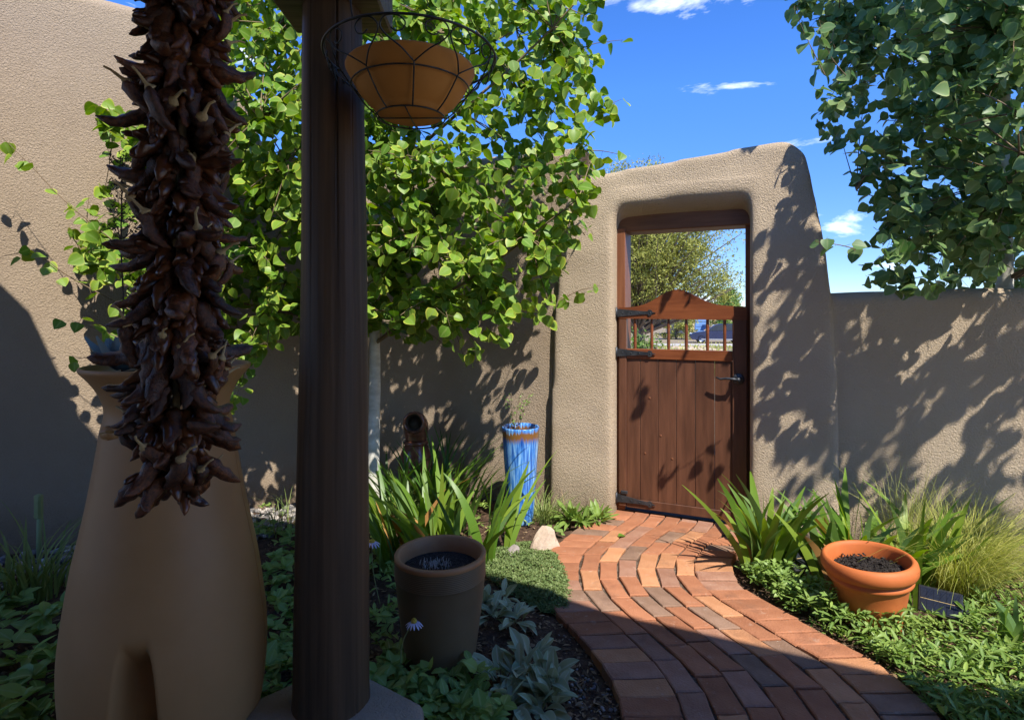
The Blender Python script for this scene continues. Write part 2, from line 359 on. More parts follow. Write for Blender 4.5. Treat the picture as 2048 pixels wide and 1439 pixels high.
path_poly = [tuple(p + (p-q).normalized()*0.2) for p, q in zip(LC[::6], RC[::6])] + [tuple(q + (q-p).normalized()*0.2) for p, q in reversed(list(zip(LC[::6], RC[::6])))]
def on_path(x, y): return inpoly(x, y, path_poly)

def soil_z(x, y):
    z = -0.034 + 0.016*noise.noise(Vector((x*3.1, y*3.1, 0))) + 0.008*noise.noise(Vector((x*13, y*13, 4))) + 0.005*noise.noise(Vector((x*37, y*37, 9)))
    return z
soil = grid_sheet('garden_soil', -5.0, 5.2, 0.4, 5.4, 205, 101, soil_z, M['soil']); tag(soil, kind='structure')
def field_z(x, y):
    if y < 4.6: return -0.09
    return -0.09 - 0.91*min(1.0, (y-4.6)/40.0) + (0.05*noise.noise(Vector((x*.3, y*.3, 2))) if y > 6 else 0)
mbf = MB()
ys = [-60, -20, -6, 0, 3, 4.6, 6, 8, 10, 13, 16, 20, 25, 30, 35, 40, 45, 50, 56, 64, 80, 120, 200, 400, 900]
xs = [-900, -400, -150, -60, -30, -15, -8, -4, 0, 2, 4, 6, 8, 10, 12, 14, 16, 18, 20, 22, 25, 30, 40, 60, 150, 400, 900]
mbf.add([(x, y, field_z(x, y)) for y in ys for x in xs], [(j*len(xs)+i, j*len(xs)+i+1, (j+1)*len(xs)+i+1, (j+1)*len(xs)+i) for j in range(len(ys)-1) for i in range(len(xs)-1)])
tag(mbf.build('ground', M['field']), kind='structure')
# gravel road that passes in front of the parked car
M['road'] = pm('gravel_road', (0.34, 0.31, 0.27), (0.48, 0.45, 0.40), scale=3, rough=0.95, bump=0.5, bscale=30)
mbr = MB(); rx = list(range(-20, 61, 4))
mbr.add([(x, y, field_z(x, y)+0.03) for y in (39.5, 41, 42.5, 44, 45.0) for x in rx], [(j*len(rx)+i, j*len(rx)+i+1, (j+1)*len(rx)+i+1, (j+1)*len(rx)+i) for j in range(4) for i in range(len(rx)-1)])
tag(mbr.build('road', M['road']), kind='structure')

# ------------------------------------------------------------------ brick path
path = thing('brick_path', None, None); tag(path, kind='structure')
mbp = MB()
vv = []; ff = []
for i in range(0, NS, 6):
    p, q = LC[i], RC[i]; o = (p-q).normalized()*0.185
    a, b = p+o, q-o
    vv += [(a.x, a.y, -.011), (b.x, b.y, -.011), (a.x, a.y, -.05), (b.x, b.y, -.05)]
n4 = len(vv)//4
for i in range(n4-1):
    k = i*4; ff += [(k, k+1, k+5, k+4), (k+2, k, k+4, k+6), (k+1, k+3, k+7, k+5)]
mbp.add(vv, ff, smooth=False); mbp.build('joint_sand', M['joint'], path)
def brick(c4, zt, mats):
    """c4: four ground corners counter-clockwise, 50 mm thick clay brick with worn arrises"""
    c = sum((Vector(p) for p in c4), Vector((0, 0)))/4
    fine4 = []
    for i in range(4):
        a_, b_ = Vector(c4[i]), Vector(c4[(i+1) % 4]); nn_ = Vector((-(b_-a_).y, (b_-a_).x)).normalized()
        for k_ in (0, 1/3, 2/3): fine4.append(a_.lerp(b_, k_) + (nn_*rnd.uniform(-.0006, .0030) if k_ else nn_*0.0))
    c4 = fine4; nv = 12
    tilt = (rnd.uniform(-1, 1)*0.007, rnd.uniform(-1, 1)*0.007)
    vv = []
    for (ins, z) in ((0, -0.05), (0, zt-0.004), (0.004, zt)):
        for p in c4:
            d = Vector(p)-c; l = d.length; d2 = d*(1-ins*1.4/l)
            vv.append((d2.x, d2.y, z + (tilt[0]*d2.x + tilt[1]*d2.y if z > -0.04 else 0)))
    ff = [(l_*nv+i, l_*nv+(i+1) % nv, (l_+1)*nv+(i+1) % nv, (l_+1)*nv+i) for l_ in (0, 1) for i in range(nv)] + [tuple(2*nv+i for i in range(nv))]
    mb = MB(); mb.add(vv, ff, smooth=False)
    r = rnd.random(); mat = M['brick_a'] if r < .44 else M['brick_b'] if r < .62 else M['brick_d'] if r < .87 else M['brick_c']
    mb.build('brick', mat, path, (c.x, c.y, 0))
def course_pt(a, s):
    i = min(int(s), NS-2); t = s-i
    p = LC[i].lerp(LC[i+1], t); q = RC[i].lerp(RC[i+1], t)
    return p.lerp(q, a)
def advance(a, s, dist):
    p = course_pt(a, s); acc = 0
    while s < NS-1.01:
        s += 0.25; q = course_pt(a, s); acc += (q-p).length; p = q
        if acc >= dist: break
    return s
NC = 6
for c in range(NC):
    a0, a1 = c/NC, (c+1)/NC; am = (a0+a1)/2
    s = rnd.uniform(0, 6) + (c % 2)*4
    while s < NS-3:
        e = advance(am, s, rnd.uniform(0.188, 0.202))
        j = 0.0035
        p0, p1, p2, p3 = course_pt(a0, s), course_pt(a0, e), course_pt(a1, e), course_pt(a1, s)
        t = (p1-p0).normalized()*j; w = (p3-p0).normalized()*rnd.uniform(.002, .005)
        jit = lambda: Vector((rnd.uniform(-1, 1), rnd.uniform(-1, 1)))*0.0018
        brick([p0+t+w+jit(), p1-t+w+jit(), p2-t-w+jit(), p3+t-w+jit()], rnd.uniform(-.003, .003), None)
        s = e
for side in (0, 1):
    s = rnd.uniform(0, 3)
    while s < NS-3:
        e = advance(side, s, rnd.uniform(0.094, 0.101))
        p0, p1 = course_pt(side, s), course_pt(side, e)
        o0 = (course_pt(0, s)-course_pt(1, s)).normalized()*(1 if side == 0 else -1)
        o1 = (course_pt(0, e)-course_pt(1, e)).normalized()*(1 if side == 0 else -1)
        om = (o0+o1).normalized()
        l = 0.193 + rnd.uniform(-.006, .006)
        t = (p1-p0).normalized()*0.003
        g = om*0.004
        # headers keep almost parallel sides, wedge joints open on the outside of a bend
        q0 = p0 + (o0*0.4+om*0.6).normalized()*l; q1 = p1 + (o1*0.4+om*0.6).normalized()*l
        if (q1-q0).dot(p1-p0) > 0.0004:
            brick([p0+t+g, p1-t+g, q1-t, q0+t], rnd.uniform(-.004, .003), None)
        s = e

# ------------------------------------------------------------------ adobe walls
def sweep_wall(name, plan, ztop, thick, rad, mat, label, cat, wob=0.012, step=0.05):
    """plan: polyline along the visible face, wall body lies on its left hand; ztop(s) top height"""
    pts = [Vector(p) for p in plan]; den = []
    for a, b in zip(pts[:-1], pts[1:]):
        n = max(1, int((b-a).length/step))
        den += [a.lerp(b, k/n) for k in range(n)]
    den.append(pts[-1])
    ss = [0.0]
    for a, b in zip(den[:-1], den[1:]): ss.append(ss[-1]+(b-a).length)
    mb = MB(); vv = []; ff = []; prof_n = None
    for i, p in enumerate(den):
        t = (den[min(i+1, len(den)-1)]-den[max(i-1, 0)]).normalized(); nrm = Vector((-t.y, t.x))
        zt = ztop(ss[i])
        prof = [(0.0, z) for z in np.linspace(-0.12, zt-rad, 30)]
        prof += [(rad-rad*math.cos(a), zt-rad+rad*math.sin(a)) for a in np.linspace(0, math.pi/2, 8)[1:]]
        prof += [(thick-rad+rad*math.sin(a), zt-rad+rad*math.cos(a)) for a in np.linspace(0, math.pi/2, 8)]
        prof += [(thick, -0.12)]
        prof_n = len(prof)
        for (d, z) in prof:
            q = p + nrm*d
            w = wob*noise.noise(Vector((q.x*1.3, q.y*1.3, z*1.3))) + wob*.35*noise.noise(Vector((q.x*4, q.y*4, z*4)))
            vv.append((q.x + nrm.x*w, q.y + nrm.y*w, z + (w if z > 0.5 else 0)))
    for i in range(len(den)-1):
        for k in range(prof_n-1):
            ff.append((i*prof_n+k, (i+1)*prof_n+k, (i+1)*prof_n+k+1, i*prof_n+k+1))
    ff.append(tuple(range(prof_n-1, -1, -1))); ff.append(tuple((len(den)-1)*prof_n+k for k in range(prof_n)))
    mb.add(vv, ff); o = mb.build(name, mat); tag(o, label, cat); return o

GO = Vector((0.662, 3.66)); GA = R(-24.0)
GU = Vector((math.cos(GA), math.sin(GA))); GI = Vector((-math.sin(GA), math.cos(GA)))   # along the gate wall / into it
def gw(t, q): return GO + GU*t + GI*q
corner = Vector((-0.93, 4.43)); LD = Vector((0.814, 0.581))
start = corner - LD*3.9
a_in = corner - LD*0.45; end_b = gw(-0.40, 0.06); BD = (end_b-corner).normalized(); a_out = corner + BD*0.45
fil = []
for k in range(1, 12):
    t = k/12; fil.append((a_in*(1-t)**2 + corner*2*t*(1-t) + a_out*t*t))
plan = [start, a_in] + fil + [a_out, end_b + BD*0.15]
def cz(s):
    # house parapet steps down with a soft curve to the courtyard wall
    t = min(1, max(0, (s-2.62)/0.42)); t = t*t*(3-2*t)
    return 3.16*(1-t) + 2.42*t - 0.02*math.sin(s*2.3)
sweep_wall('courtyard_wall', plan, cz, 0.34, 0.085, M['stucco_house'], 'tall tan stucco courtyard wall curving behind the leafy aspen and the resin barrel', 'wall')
lw0, lw1 = gw(1.22, 0.05), gw(4.2, 0.05)
sweep_wall('low_wall', [lw0, lw1], lambda s: 1.415 + 0.012*math.sin(s*2.0) - 0.02*max(0, s-1), 0.30, 0.075, M['stucco'],
           'low tan stucco wall running from the gateway behind the feather grass', 'wall')

# gateway: one massive rounded adobe surround
OL, OR, OT = -0.015, 0.80, 1.93
outline = [(-0.47, -0.15), (-0.43, 1.2), (-0.36, 2.05), (-0.26, 2.215), (0.3, 2.255), (1.0, 2.315), (1.10, 2.22), (1.19, 1.70), (1.235, 1.30), (1.26, 0.7), (1.275, -0.15), (OR, -0.15), (OR, OT+0.0), (OL, OT-.01), (OL, -0.15)]
mb = MB(); mb.prism(outline, 0.0, 0.42)
gwall = mb.build('gateway', M['stucco'], None, (GO.x, GO.y, 0), (0, 0, GA))
md = gwall.modifiers.new('tri', 'TRIANGULATE')
md = gwall.modifiers.new('rm', 'REMESH'); md.mode = 'VOXEL'; md.voxel_size = 0.026
md = gwall.modifiers.new('sm', 'SMOOTH'); md.factor = 0.5; md.iterations = 16
bake_modifiers(gwall)
for v in gwall.data.vertices:
    c = v.co
    top = max(0.0, min(1.0, (c.z-1.7)/0.5))
    # crown of the wall is softer than its flanks
    w = 0.012*noise.noise(c*1.6) + 0.004*noise.noise(c*6)
    if -.12 < c.x < .92 and 1.80 < c.z < 2.10 and c.y < .15:
        e = max(0.0, 1-c.y/.15)**1.5 * max(0, 1-abs(c.z-1.93)/.17)**.5 * min(1, max(0, (c.x+.12)/.12))*min(1, max(0, (.92-c.x)/.1)); c.z += .085*e
    c.y += w + (0.05*top if c.y < 0.2 else -0.05*top); c.z += 0.5*w if c.z > 1.0 else 0
gwall.data.polygons.foreach_set('use_smooth', [True]*len(gwall.data.polygons)); gwall.data.update()
tag(gwall, 'massive rounded tan adobe gateway surround with leaf shadows around the wooden gate', 'gateway')

# ------------------------------------------------------------------ gate
def tx(px, q=0.10):
    """photo column -> distance along the gate plane recessed by q"""
    o = gw(0, q); k = (px-1024)/FPX
    return (k*o.y - o.x)/(GU.x - k*GU.y)
def tz(px, py, q=0.10):
    o = gw(tx(px, q), q); return CAM_H - (py-HOR)*o.y/FPX
GQ = 0.115
frame = thing('gate_frame', 'reddish brown timber door frame and lintel set in the adobe gateway', 'door frame', (GO.x, GO.y, 0), GA)
MB().box((OL-.03, 0.12, -0.03), (0.038, 0.30, 1.86), bev=.004).build('jamb', M['frame_wood'], frame)
MB().box((0.772, 0.155, -0.03), (OR+.03, 0.30, 1.86), bev=.004).build('jamb', M['frame_wood'], frame)
mb = MB(); mb.box((OL-.04, 0.135, 1.835), (OR+.04, 0.31, 2.02), bev=.005); mb.build('lintel', M['lintel_wood'], frame)
MB().box((OL-.02, 0.12, -0.06), (OR+.02, 0.33, 0.006), bev=.004).build('threshold', M['dead'], frame)  # dark colour stands for the shadow under the gate

gate = thing('wooden_gate', 'dark red-brown plank gate with arched crest rail and iron strap hinges', 'gate', (GO.x, GO.y, 0), GA)
x_l, x_r = 0.004, 0.783
y0, y1 = GQ-0.022, GQ+0.022
st_l = tx(1254, GQ); st_r = tx(1465, GQ)
MB().box((x_l, y0, 0.035), (st_l, y1, 1.262), bev=.003).build('stile', M['gate_wood'], gate)
MB().box((st_r, y0, 0.035), (x_r, y1, 1.262), bev=.003).build('stile', M['gate_wood'], gate)
MB().box((st_l+.001, y0+.003, 1.002), (st_r-.001, y1-.003, 1.066), bev=.003).build('lock_rail', M['crest_wood'], gate)
MB().box((st_l+.001, y0+.004, 0.030), (st_r-.001, y1-.004, 0.088), bev=.003).build('bottom_rail', M['gate_wood'], gate)
# crest rail with ogee arch
mb = MB(); top = []
for k in range(0, 41):
    t = k/40; x = x_l + (x_r-x_l)*t
    b = math.exp(-((t-0.47)/0.205)**2)
    top.append((x, 1.336 + 0.112*b - 0.004*math.sin(t*math.pi*2)))
mb.prism([(x_l, 1.263), (x_r, 1.255)] + list(reversed(top)), y0-.002, y1+.002); mb.build('crest_rail', M['crest_wood'], gate)
# planks
edges = [tx(p, GQ) for p in (1254, 1281, 1316.5, 1352.7, 1390.7, 1429.4, 1465)]
for i in range(6):
    g = 0.0012
    MB().box((edges[i]+g, y0+.012+rnd.uniform(-.0015, .0015), 0.088), (edges[i+1]-g, y1-.006, 1.002), bev=.002).build('plank', M['gate_wood'], gate)
for px in (1270.3, 1303.6, 1337.2, 1372.6, 1415, 1449.3):
    x = tx(px, GQ)
    prof = [(.0085, 1.064), (.0105, 1.10), (.0095, 1.16), (.0105, 1.22), (.0085, 1.265)]
    MB().lathe(prof, 10, (x, GQ, 0)).build('spindle', M['crest_wood'], gate)
def strap(z, slope, nm='hinge'):
    h = MB()
    pts = [(-.012, z-.026), (.012, z-.024), (.15, z-.011+slope*.5), (.19, z-.009+slope*.7), (.200, z-.020+slope*.75), (.215, z-.016+slope*.8), (.222, z-.004+slope*.83), (.243, z+.001+slope),
           (.222, z+.006+slope*.83), (.215, z+.018+slope*.8), (.200, z+.021+slope*.75), (.19, z+.010+slope*.7), (.15, z+.012+slope*.5), (.012, z+.025), (-.012, z+.027)]
    h.prism(pts, y0-.0075, y0-.0015)
    o = h.build(nm, M['iron'], gate)
    k = MB(); k.tube([(-.012, y0-.008, z-.036), (-.012, y0-.008, z+.036)], .0085, 10); k.build('hinge_knuckle', M['iron'], o)
    for xb in (0.03, 0.085, 0.14, 0.208):
        b = MB(); b.lathe([(.0045, 0), (.004, .002), (.0, .0032)], 8)
        bo = b.build('bolt', M['iron'], o, (xb, y0-.0075, z+slope*max(0, (xb-.012)/.23)), (R(90), 0, 0))
strap(1.300, 0.0); strap(1.040, -.004); strap(0.085, -.020)
MB().box((0.02, y0-.012, 0.118), (0.062, y0-.001, 0.138), bev=.002).build('latch_plate', M['iron'], gate)
# lever handle
hx, hz = tx(1477, GQ), tz(1477, 757, GQ)
hb = MB(); hb.lathe([(0.0, 0), (.034, 0), (.034, .006), (.026, .011), (.013, .014), (.012, .05), (.0, .052)], 24)
hnd = hb.build('handle', M['iron'], gate, (hx, y0-.0005, hz), (R(90), 0, 0))
lv = MB(); lv.tube([(0, 0, .043), (-.03, .004, .050), (-.065, .006, .048), (-.10, .000, .042), (-.125, .010, .040)], [.009, .0085, .0075, .0065, .005], 10); lv.build('lever', M['iron'], hnd)
for (kx, kz) in ((1291, 905), (1300, 795), (1322, 870), (1345, 916)):
    d = MB(); d.lathe([(0.0, 0.0014), (.006, .001), (.0075, 0)], 10); d.build('knot', M['frame_wood'], gate, (tx(kx, GQ), y0+.0105, tz(kx, kz, GQ)), (R(90), 0, 0))

# ------------------------------------------------------------------ porch: roof, house wall behind the camera, log post
roof_pts = [(-3.8, 2.35), (-2.45, 2.12), (-2.09, 2.04), (-1.68, 1.75), (.96, .81), (1.18, .65), (1.50, .43), (2.47, -.01), (2.85, -.18), (2.85, -2.2), (-3.8, -2.2)]  # right end cut short so sun reaches the added bounce slab
mb = MB(); n = len(roof_pts)
vv = [(x, y, z) for z in (2.62, 2.95) for x, y in roof_pts] + [(x*0.99, y-.05, 3.0) for x, y in roof_pts]
ff = [tuple(range(n)), tuple(range(3*n-1, 2*n-1, -1))] + [(i, (i+1) % n, (i+1) % n + n, i+n) for i in range(n)] + [(n+i, n+(i+1) % n, (i+1) % n + 2*n, i+2*n) for i in range(n)]
mb.add(vv, ff, smooth=False)
tag(mb.build('porch_roof', M['stucco_house']), 'flat porch roof slab over the paved terrace, held by the log post', 'roof')
sweep_wall('house_wall', [(2.8, -2.0), (-3.5, -2.0)], lambda s: 2.61, 0.3, 0.03, M['stucco_house'], 'stucco house wall at the back of the porch', 'wall')  # unseen; right end stops short to let sunlight in for bounce
mb = MB()
bx = Vector((-0.538, 1.70)); bdv = Vector((0.943, -0.333))
ang = math.atan2(bdv.y, bdv.x)
beam = MB(); beam.box((-0.5, -0.11, 2.42), (0.5, 0.11, 2.615), bev=.008)
porch_beam = beam.build('porch_beam', M['beam'], None, (bx.x, bx.y, 0), (0, 0, ang)); tag(porch_beam, 'squared timber porch beam resting on the log post', 'beam')
post = thing('log_post', 'thick dark brown peeled log post standing on a stucco plinth', 'post', (bx.x, bx.y, 0))
prof = []
def logfn(p, r, a, z):
    k = 0.006*noise.noise(Vector((math.cos(a)*1.5, math.sin(a)*1.5, z*1.2))) + 0.0009*noise.noise(Vector((math.cos(a)*7, math.sin(a)*7, z*.5)))
    for (ca, w, dep) in ((-1.15, .035, .010), (-0.62, .025, .007), (-2.0, .022, .005), (0.3, .03, .008), (-2.75, .03, .007)):
        da = abs(((a - ca - 0.06*noise.noise(Vector((z*1.1, ca, 0))) + math.pi) % (2*math.pi)) - math.pi)
        if da < w: k -= dep*(1-da/w)*min(1, max(0, .35+noise.noise(Vector((z*.9, ca*3, 5)))*1.4))
    rr = r + k
    return Vector((rr*math.cos(a) + 0.006*math.sin(z*1.3), rr*math.sin(a), z))
for k in range(0, 60):
    t = k/59; z = 0.135 + t*(2.19-0.135); prof.append((0.111 - 0.028*t**1.1 + (0.003 if k == 0 else 0), z))
mb = MB(); mb.lathe(prof, 220, fn=logfn); mb.build('log', M['log'], post)
cap = MB(); cap.box((-.155, -.135, 2.19), (.155, .135, 2.419), bev=.006); cap.build('corbel', M['beam'], post, None, (0, 0, ang+R(20)))
# plinth: chamfered stucco block, edges rounded
pl = MB(); o8 = []
hw, ch = 0.345, 0.13
ring0 = [(-hw+ch, -hw), (hw-ch, -hw), (hw, -hw+ch), (hw, hw-ch), (hw-ch, hw), (-hw+ch, hw), (-hw, hw-ch), (-hw, -hw+ch)]
ring = [(-.17, -.30), (.16, -.30), (.30, -.06), (.285, .03), (.10, .155), (-.13, .15), (-.27, .02), (-.30, -.06)]
levels = [(1.02, -.08), (1.0, .085), (.985, .104), (.955, .116), (.90, .123), (.55, .138), (.2, .143)]
vv = []
for (s_, z) in levels:
    for i in range(8):
        x, y = ring[i]; x2, y2 = ring[(i+1) % 8]
        for k in range(6):
            t = k/6; vv.append(((x+(x2-x)*t)*s_, (y+(y2-y)*t)*s_, z))
m_ = 48
ff = [(i*m_+k, i*m_+(k+1) % m_, (i+1)*m_+(k+1) % m_, (i+1)*m_+k) for i in range(len(levels)-1) for k in range(m_)] + [tuple((len(levels)-1)*m_+k for k in range(m_))]
pl.add(vv, ff)
plo = pl.build('plinth', M['stucco_grey'], None, (bx.x-0.012, bx.y-0.02, 0), (0, 0, 0)); tag(plo, 'grey-tan stucco plinth with cut corners under the log post', 'plinth')
# terrace floor under the camera, plus an unseen pale slab added to bounce sunlight
fl = MB(); fl.box((-3.6, -2.1, -.10), (1.6, .95, -.012), bev=.01); fl.box((1.62, -5.0, -.10), (8.0, .75, -.016), bev=.01); M['paving'] = pm('bounce_paving', (0.46, 0.37, 0.27), (0.54, 0.44, 0.33), scale=6, rough=0.9, bump=0.3, bscale=60)
tag(fl.build('terrace', M['paving']), kind='structure')

# ------------------------------------------------------------------ leaf templates and scatter
def leaf_template(width, prof, n=6, fold=0.12, droop=0.15, wave=0.0, cols=(-1, -.78, 0, .78, 1)):
    """unit-length leaf along +Y, upper side +Z"""
    v = []; f = []; at = []
    for i in range(n+1):
        t = i/n; w = width*0.5*prof(t)
        for c in cols:
            v.append((c*w, t, abs(c)*w*fold*2 - droop*t*t + wave*math.sin(t*9+c*2)*w)); at.append((abs(c), t))
    k = len(cols)
    for i in range(n):
        for j in range(k-1):
            f.append((i*k+j, i*k+j+1, (i+1)*k+j+1, (i+1)*k+j))
    return np.array(v), f, np.array(at)
def p_round(t): return max(0.02, math.sin(math.pi*min(1, t*1.02)**0.72)**0.62*(1-0.25*t**5)) if t < .985 else 0.0
def p_ovate(t): return max(0.02, math.sin(math.pi*t**0.75)**0.9) if 0 < t < 1 else 0.02
def p_lance(t): return max(0.03, (t*3.2)**.6*(1-t)**.8*1.25) if t < 1 else 0.0
def p_spat(t): return max(0.10, math.sin(math.pi*t**1.35)**0.8) if t < 1 else 0.0
T_ASPEN = [leaf_template(0.98, p_round, 5, f_, d_) for f_, d_ in ((.10, .08), (.18, .18), (.04, .02), (.12, .25))]
T_OVATE = [leaf_template(0.62, p_ovate, 4, f_, d_, cols=(-1, 0, 1)) for f_, d_ in ((.12, .2), (.22, .35), (.05, .1))]
T_LANCE = [leaf_template(0.26, p_lance, 4, f_, d_, cols=(-1, 0, 1)) for f_, d_ in ((.2, .2), (.3, .4), (.1, -.1))]
T_TINY = [leaf_template(0.55, p_ovate, 2, .1, .1, cols=(-1, 1))]
T_LOBED = [leaf_template(0.95, lambda t: max(.03, p_ovate(t)*(0.72+.28*abs(math.sin(t*9)))), 8, .1, .2, cols=(-1, 0, 1))]
def basis(d, nrm):
    d = Vector(d).normalized(); nrm = Vector(nrm); z = nrm - d*nrm.dot(d)
    z = z.normalized() if z.length > 1e-5 else d.orthogonal().normalized()
    x = d.cross(z); return x, d, z
def scatter_mesh(name, items, mat):
    """items: (template, origin, direction, normal, size, random)"""
    V = []; A = []; F = []; off = 0
    for (tp, o, d, nr, s, r) in items:
        x, y, z = basis(d, nr); v, f, a = tp
        B = np.array([[x.x, x.y, x.z], [y.x, y.y, y.z], [z.x, z.y, z.z]])
        V.append(v @ B * s + np.array([o[0], o[1], o[2]]))
        A.append(np.column_stack([np.full(len(v), r), a]))
        F.extend([tuple(off+i for i in q) for q in f]); off += len(v)
    me = bpy.data.meshes.new(name); me.from_pydata(np.concatenate(V).tolist(), [], F)
    me.polygons.foreach_set('use_smooth', [True]*len(F))
    at = me.attributes.new('lv', 'FLOAT_VECTOR', 'POINT'); at.data.foreach_set('vector', np.concatenate(A).astype(np.float32).ravel())
    me.materials.append(mat); me.update(); return me
def template_mesh(name, tp, mat, r=0.5):
    return scatter_mesh(name, [(tp, (0, 0, 0), (0, 1, 0), (0, 0, 1), 1.0, r)], mat)
def mat4(o, d, nr, s):
    x, y, z = basis(d, nr)
    return Matrix(((x.x*s, y.x*s, z.x*s, o[0]), (x.y*s, y.y*s, z.y*s, o[1]), (x.z*s, y.z*s, z.z*s, o[2]), (0, 0, 0, 1)))
def rv(r): 
    while True:
        v = Vector((r.uniform(-1, 1), r.uniform(-1, 1), r.uniform(-1, 1)))
        if 0.05 < v.length < 1: return v.normalized()

# distance of a point in front of the walls
LN = Vector((0.581, -0.814)); BN = -GI
def free(p, m=0.07):
    q = Vector((p.x, p.y))
    d1 = (q-corner).dot(LN); d2 = (q-end_b).dot(BN); 
    if d1 < m and p.z < 3.3 and q.x < -0.5: return False
    if p.z < 2.45 and d2 < m and q.x < 0.6: return False
    tt = (q-GO).dot(GU); qq = (q-GO).dot(GI)
    if -0.55 < tt < 1.4 and -m-0.02 < qq < 0.5 and p.z < 2.42: return False
    if tt >= 1.2 and -m < qq < 0.36 + m and p.z < 1.48: return False
    if q.y < 2.45 and roof_free(q) is False and p.z > 2.4: return False
    return True
def roof_free(q): return not inpoly(q.x, q.y, [(x*1.0, y+0.12) for x, y in roof_pts])

def aspen(name, label, base, trunk_pts, trunk_r, clusters, mat, seed, group, nlimb=26, leaves=(10, 16), size=(.055, .082), ok=None, sprays=()):
    r = random.Random(seed)
    root = thing(name, label, 'tree', base, 0, group); B = Vector(base)
    tr = MB(); tp = [Vector(p) for p in trunk_pts]; n = len(tp)
    dense = catmull3(tp, 6); m = len(dense)
    tr.tube([p-B for p in dense], [trunk_r*(1-0.82*(i/(m-1))**1.1)*(1+.05*r.uniform(-1, 1)) for i in range(m)], 14); tr.build('trunk', M['bark'], root)
    # limbs to well spread tips
    tips = [clusters[0]]; dist = [(c-tips[0]).length for c in clusters]
    while len(tips) < min(nlimb, len(clusters)):
        i = max(range(len(clusters)), key=lambda k: dist[k]); tips.append(clusters[i])
        dist = [min(dist[k], (clusters[k]-clusters[i]).length) for k in range(len(clusters))]
    segs = list(dense[len(dense)//4:])
    lb = MB()
    for t in tips:
        h = math.hypot(t.x-B.x, t.y-B.y); za = t.z - r.uniform(.15, .8)*h - 0.05
        a = min(dense[m//5:], key=lambda p: abs(p.z-za)+r.uniform(0, .25)); a = a.copy()
        mid = a.lerp(t, .5) + Vector((0, 0, -0.06*h)) + rv(r)*0.06
        pl_ = [a.lerp(mid, k/5).lerp(mid.lerp(t, k/5), k/5) + rv(r)*0.012*(0 < k < 5) for k in range(6)]
        l = (t-a).length
        if any(not free(p, .03) for p in pl_[1:]) or (ok and any(not ok(p) for p in pl_[2:])): continue
        lb.tube([p-B for p in pl_], [max(.0032, .0085*min(l, 1.5)*(1-.75*k/5)) for k in range(6)], 6, cap=False)
        segs += pl_[1:]
    segs_np = np.array([[p.x, p.y, p.z] for p in segs])
    items = []
    def put(o):
        out = rv(r); d = Vector((out.x, out.y, out.z*.6-0.55)).normalized()
        nr = (S*0.75 + Vector((0, -.25, .1)) + rv(r)*0.95).normalized()
        items.append((r.randrange(4), o + d*r.uniform(.0, .015), d, nr, r.uniform(*size), min(1, max(0, r.gauss(.42, .26)))))
    for c in clusters:
        dd = ((segs_np - np.array([c.x, c.y, c.z]))**2).sum(1); a = segs[int(dd.argmin())]
        end = c + rv(r)*0.05; L_ = (end-a).length
        mid = a.lerp(end, .55) + Vector((0, 0, 0.10*L_)) + rv(r)*0.04*L_
        tw = [(a*(1-t)**2 + mid*2*t*(1-t) + end*t*t) for t in (0, .25, .5, .75, 1)]
        if (end-a).length > .75 or any(not free(p, .02) for p in tw) or (ok and any(not ok(p) for p in tw)): a = end + Vector((0, .08, -.12)); mid = a.lerp(end, .5); tw = [a, mid, end]; 
        if len(tw) == 5: lb.tube([p-B for p in tw], [.0042, .0036, .003, .0024, .0014], 4, cap=False)
        for _ in range(r.randint(*leaves)):
            t = r.uniform(.25, 1.05); p = (a*(1-t)**2 + mid*2*t*(1-t) + end*t*t)
            q = p + rv(r)*r.uniform(.02, .085)
            if not free(q, .05) or (ok and not ok(q)): continue
            put(q)
            if r.random() < .30: lb.tube([p-B, q-B], .0009, 3, cap=False)
    for (path_pts, k, sz) in sprays:      # thin hand-placed shoots that leave the crown
        cc = catmull3([Vector(p) for p in path_pts], 5)
        lb.tube([p-B for p in cc], [.0034*(1-.7*i/(len(cc)-1)) for i in range(len(cc))], 4, cap=False)
        for i in range(k):
            p = cc[min(len(cc)-1, int((0.12+.88*i/max(1, k-1))*(len(cc)-1)))]
            q = p + rv(r)*.03; lb.tube([p-B, q-B], .0009, 3, cap=False); put(q)
    lb.build('branches', M['twig'], root)
    # the leaves that show largest are parts of their own, the rest one mass
    def show(it):
        x, y = proj(it[1]); 
        return (0 <= x <= 2048 and 0 <= y <= 1439, it[4]/it[1].y)
    order = sorted(range(len(items)), key=lambda i: (not show(items[i])[0], -show(items[i])[1]))
    single = set(order[:290])
    metas = [[template_mesh('leaf', T_ASPEN[k], mat, rr) for rr in (.15, .35, .55, .8)] for k in range(4)]
    for i in single:
        k, o, d, nr, s, q = items[i]
        lo = link('leaf', metas[k][min(3, int(q*4))], root); lo.matrix_local = mat4(o-B, d, nr, s)
    me = scatter_mesh('foliage', [(T_ASPEN[k], o-B, d, nr, s, q) for j, (k, o, d, nr, s, q) in enumerate(items) if j not in single], mat)
    tag(link('foliage', me, root), kind='stuff')
    return root
def catmull3(pts, per=8):
    out = []; n = len(pts)
    for i in range(n-1):
        p0, p1, p2, p3 = pts[max(i-1, 0)], pts[i], pts[i+1], pts[min(i+2, n-1)]
        for k in range(per):
            t = k/per; out.append(0.5*((2*p1) + (p2-p0)*t + (2*p0-5*p1+4*p2-p3)*t*t + (3*p1-p0-3*p2+p3)*t*t*t))
    out.append(pts[-1]); return out

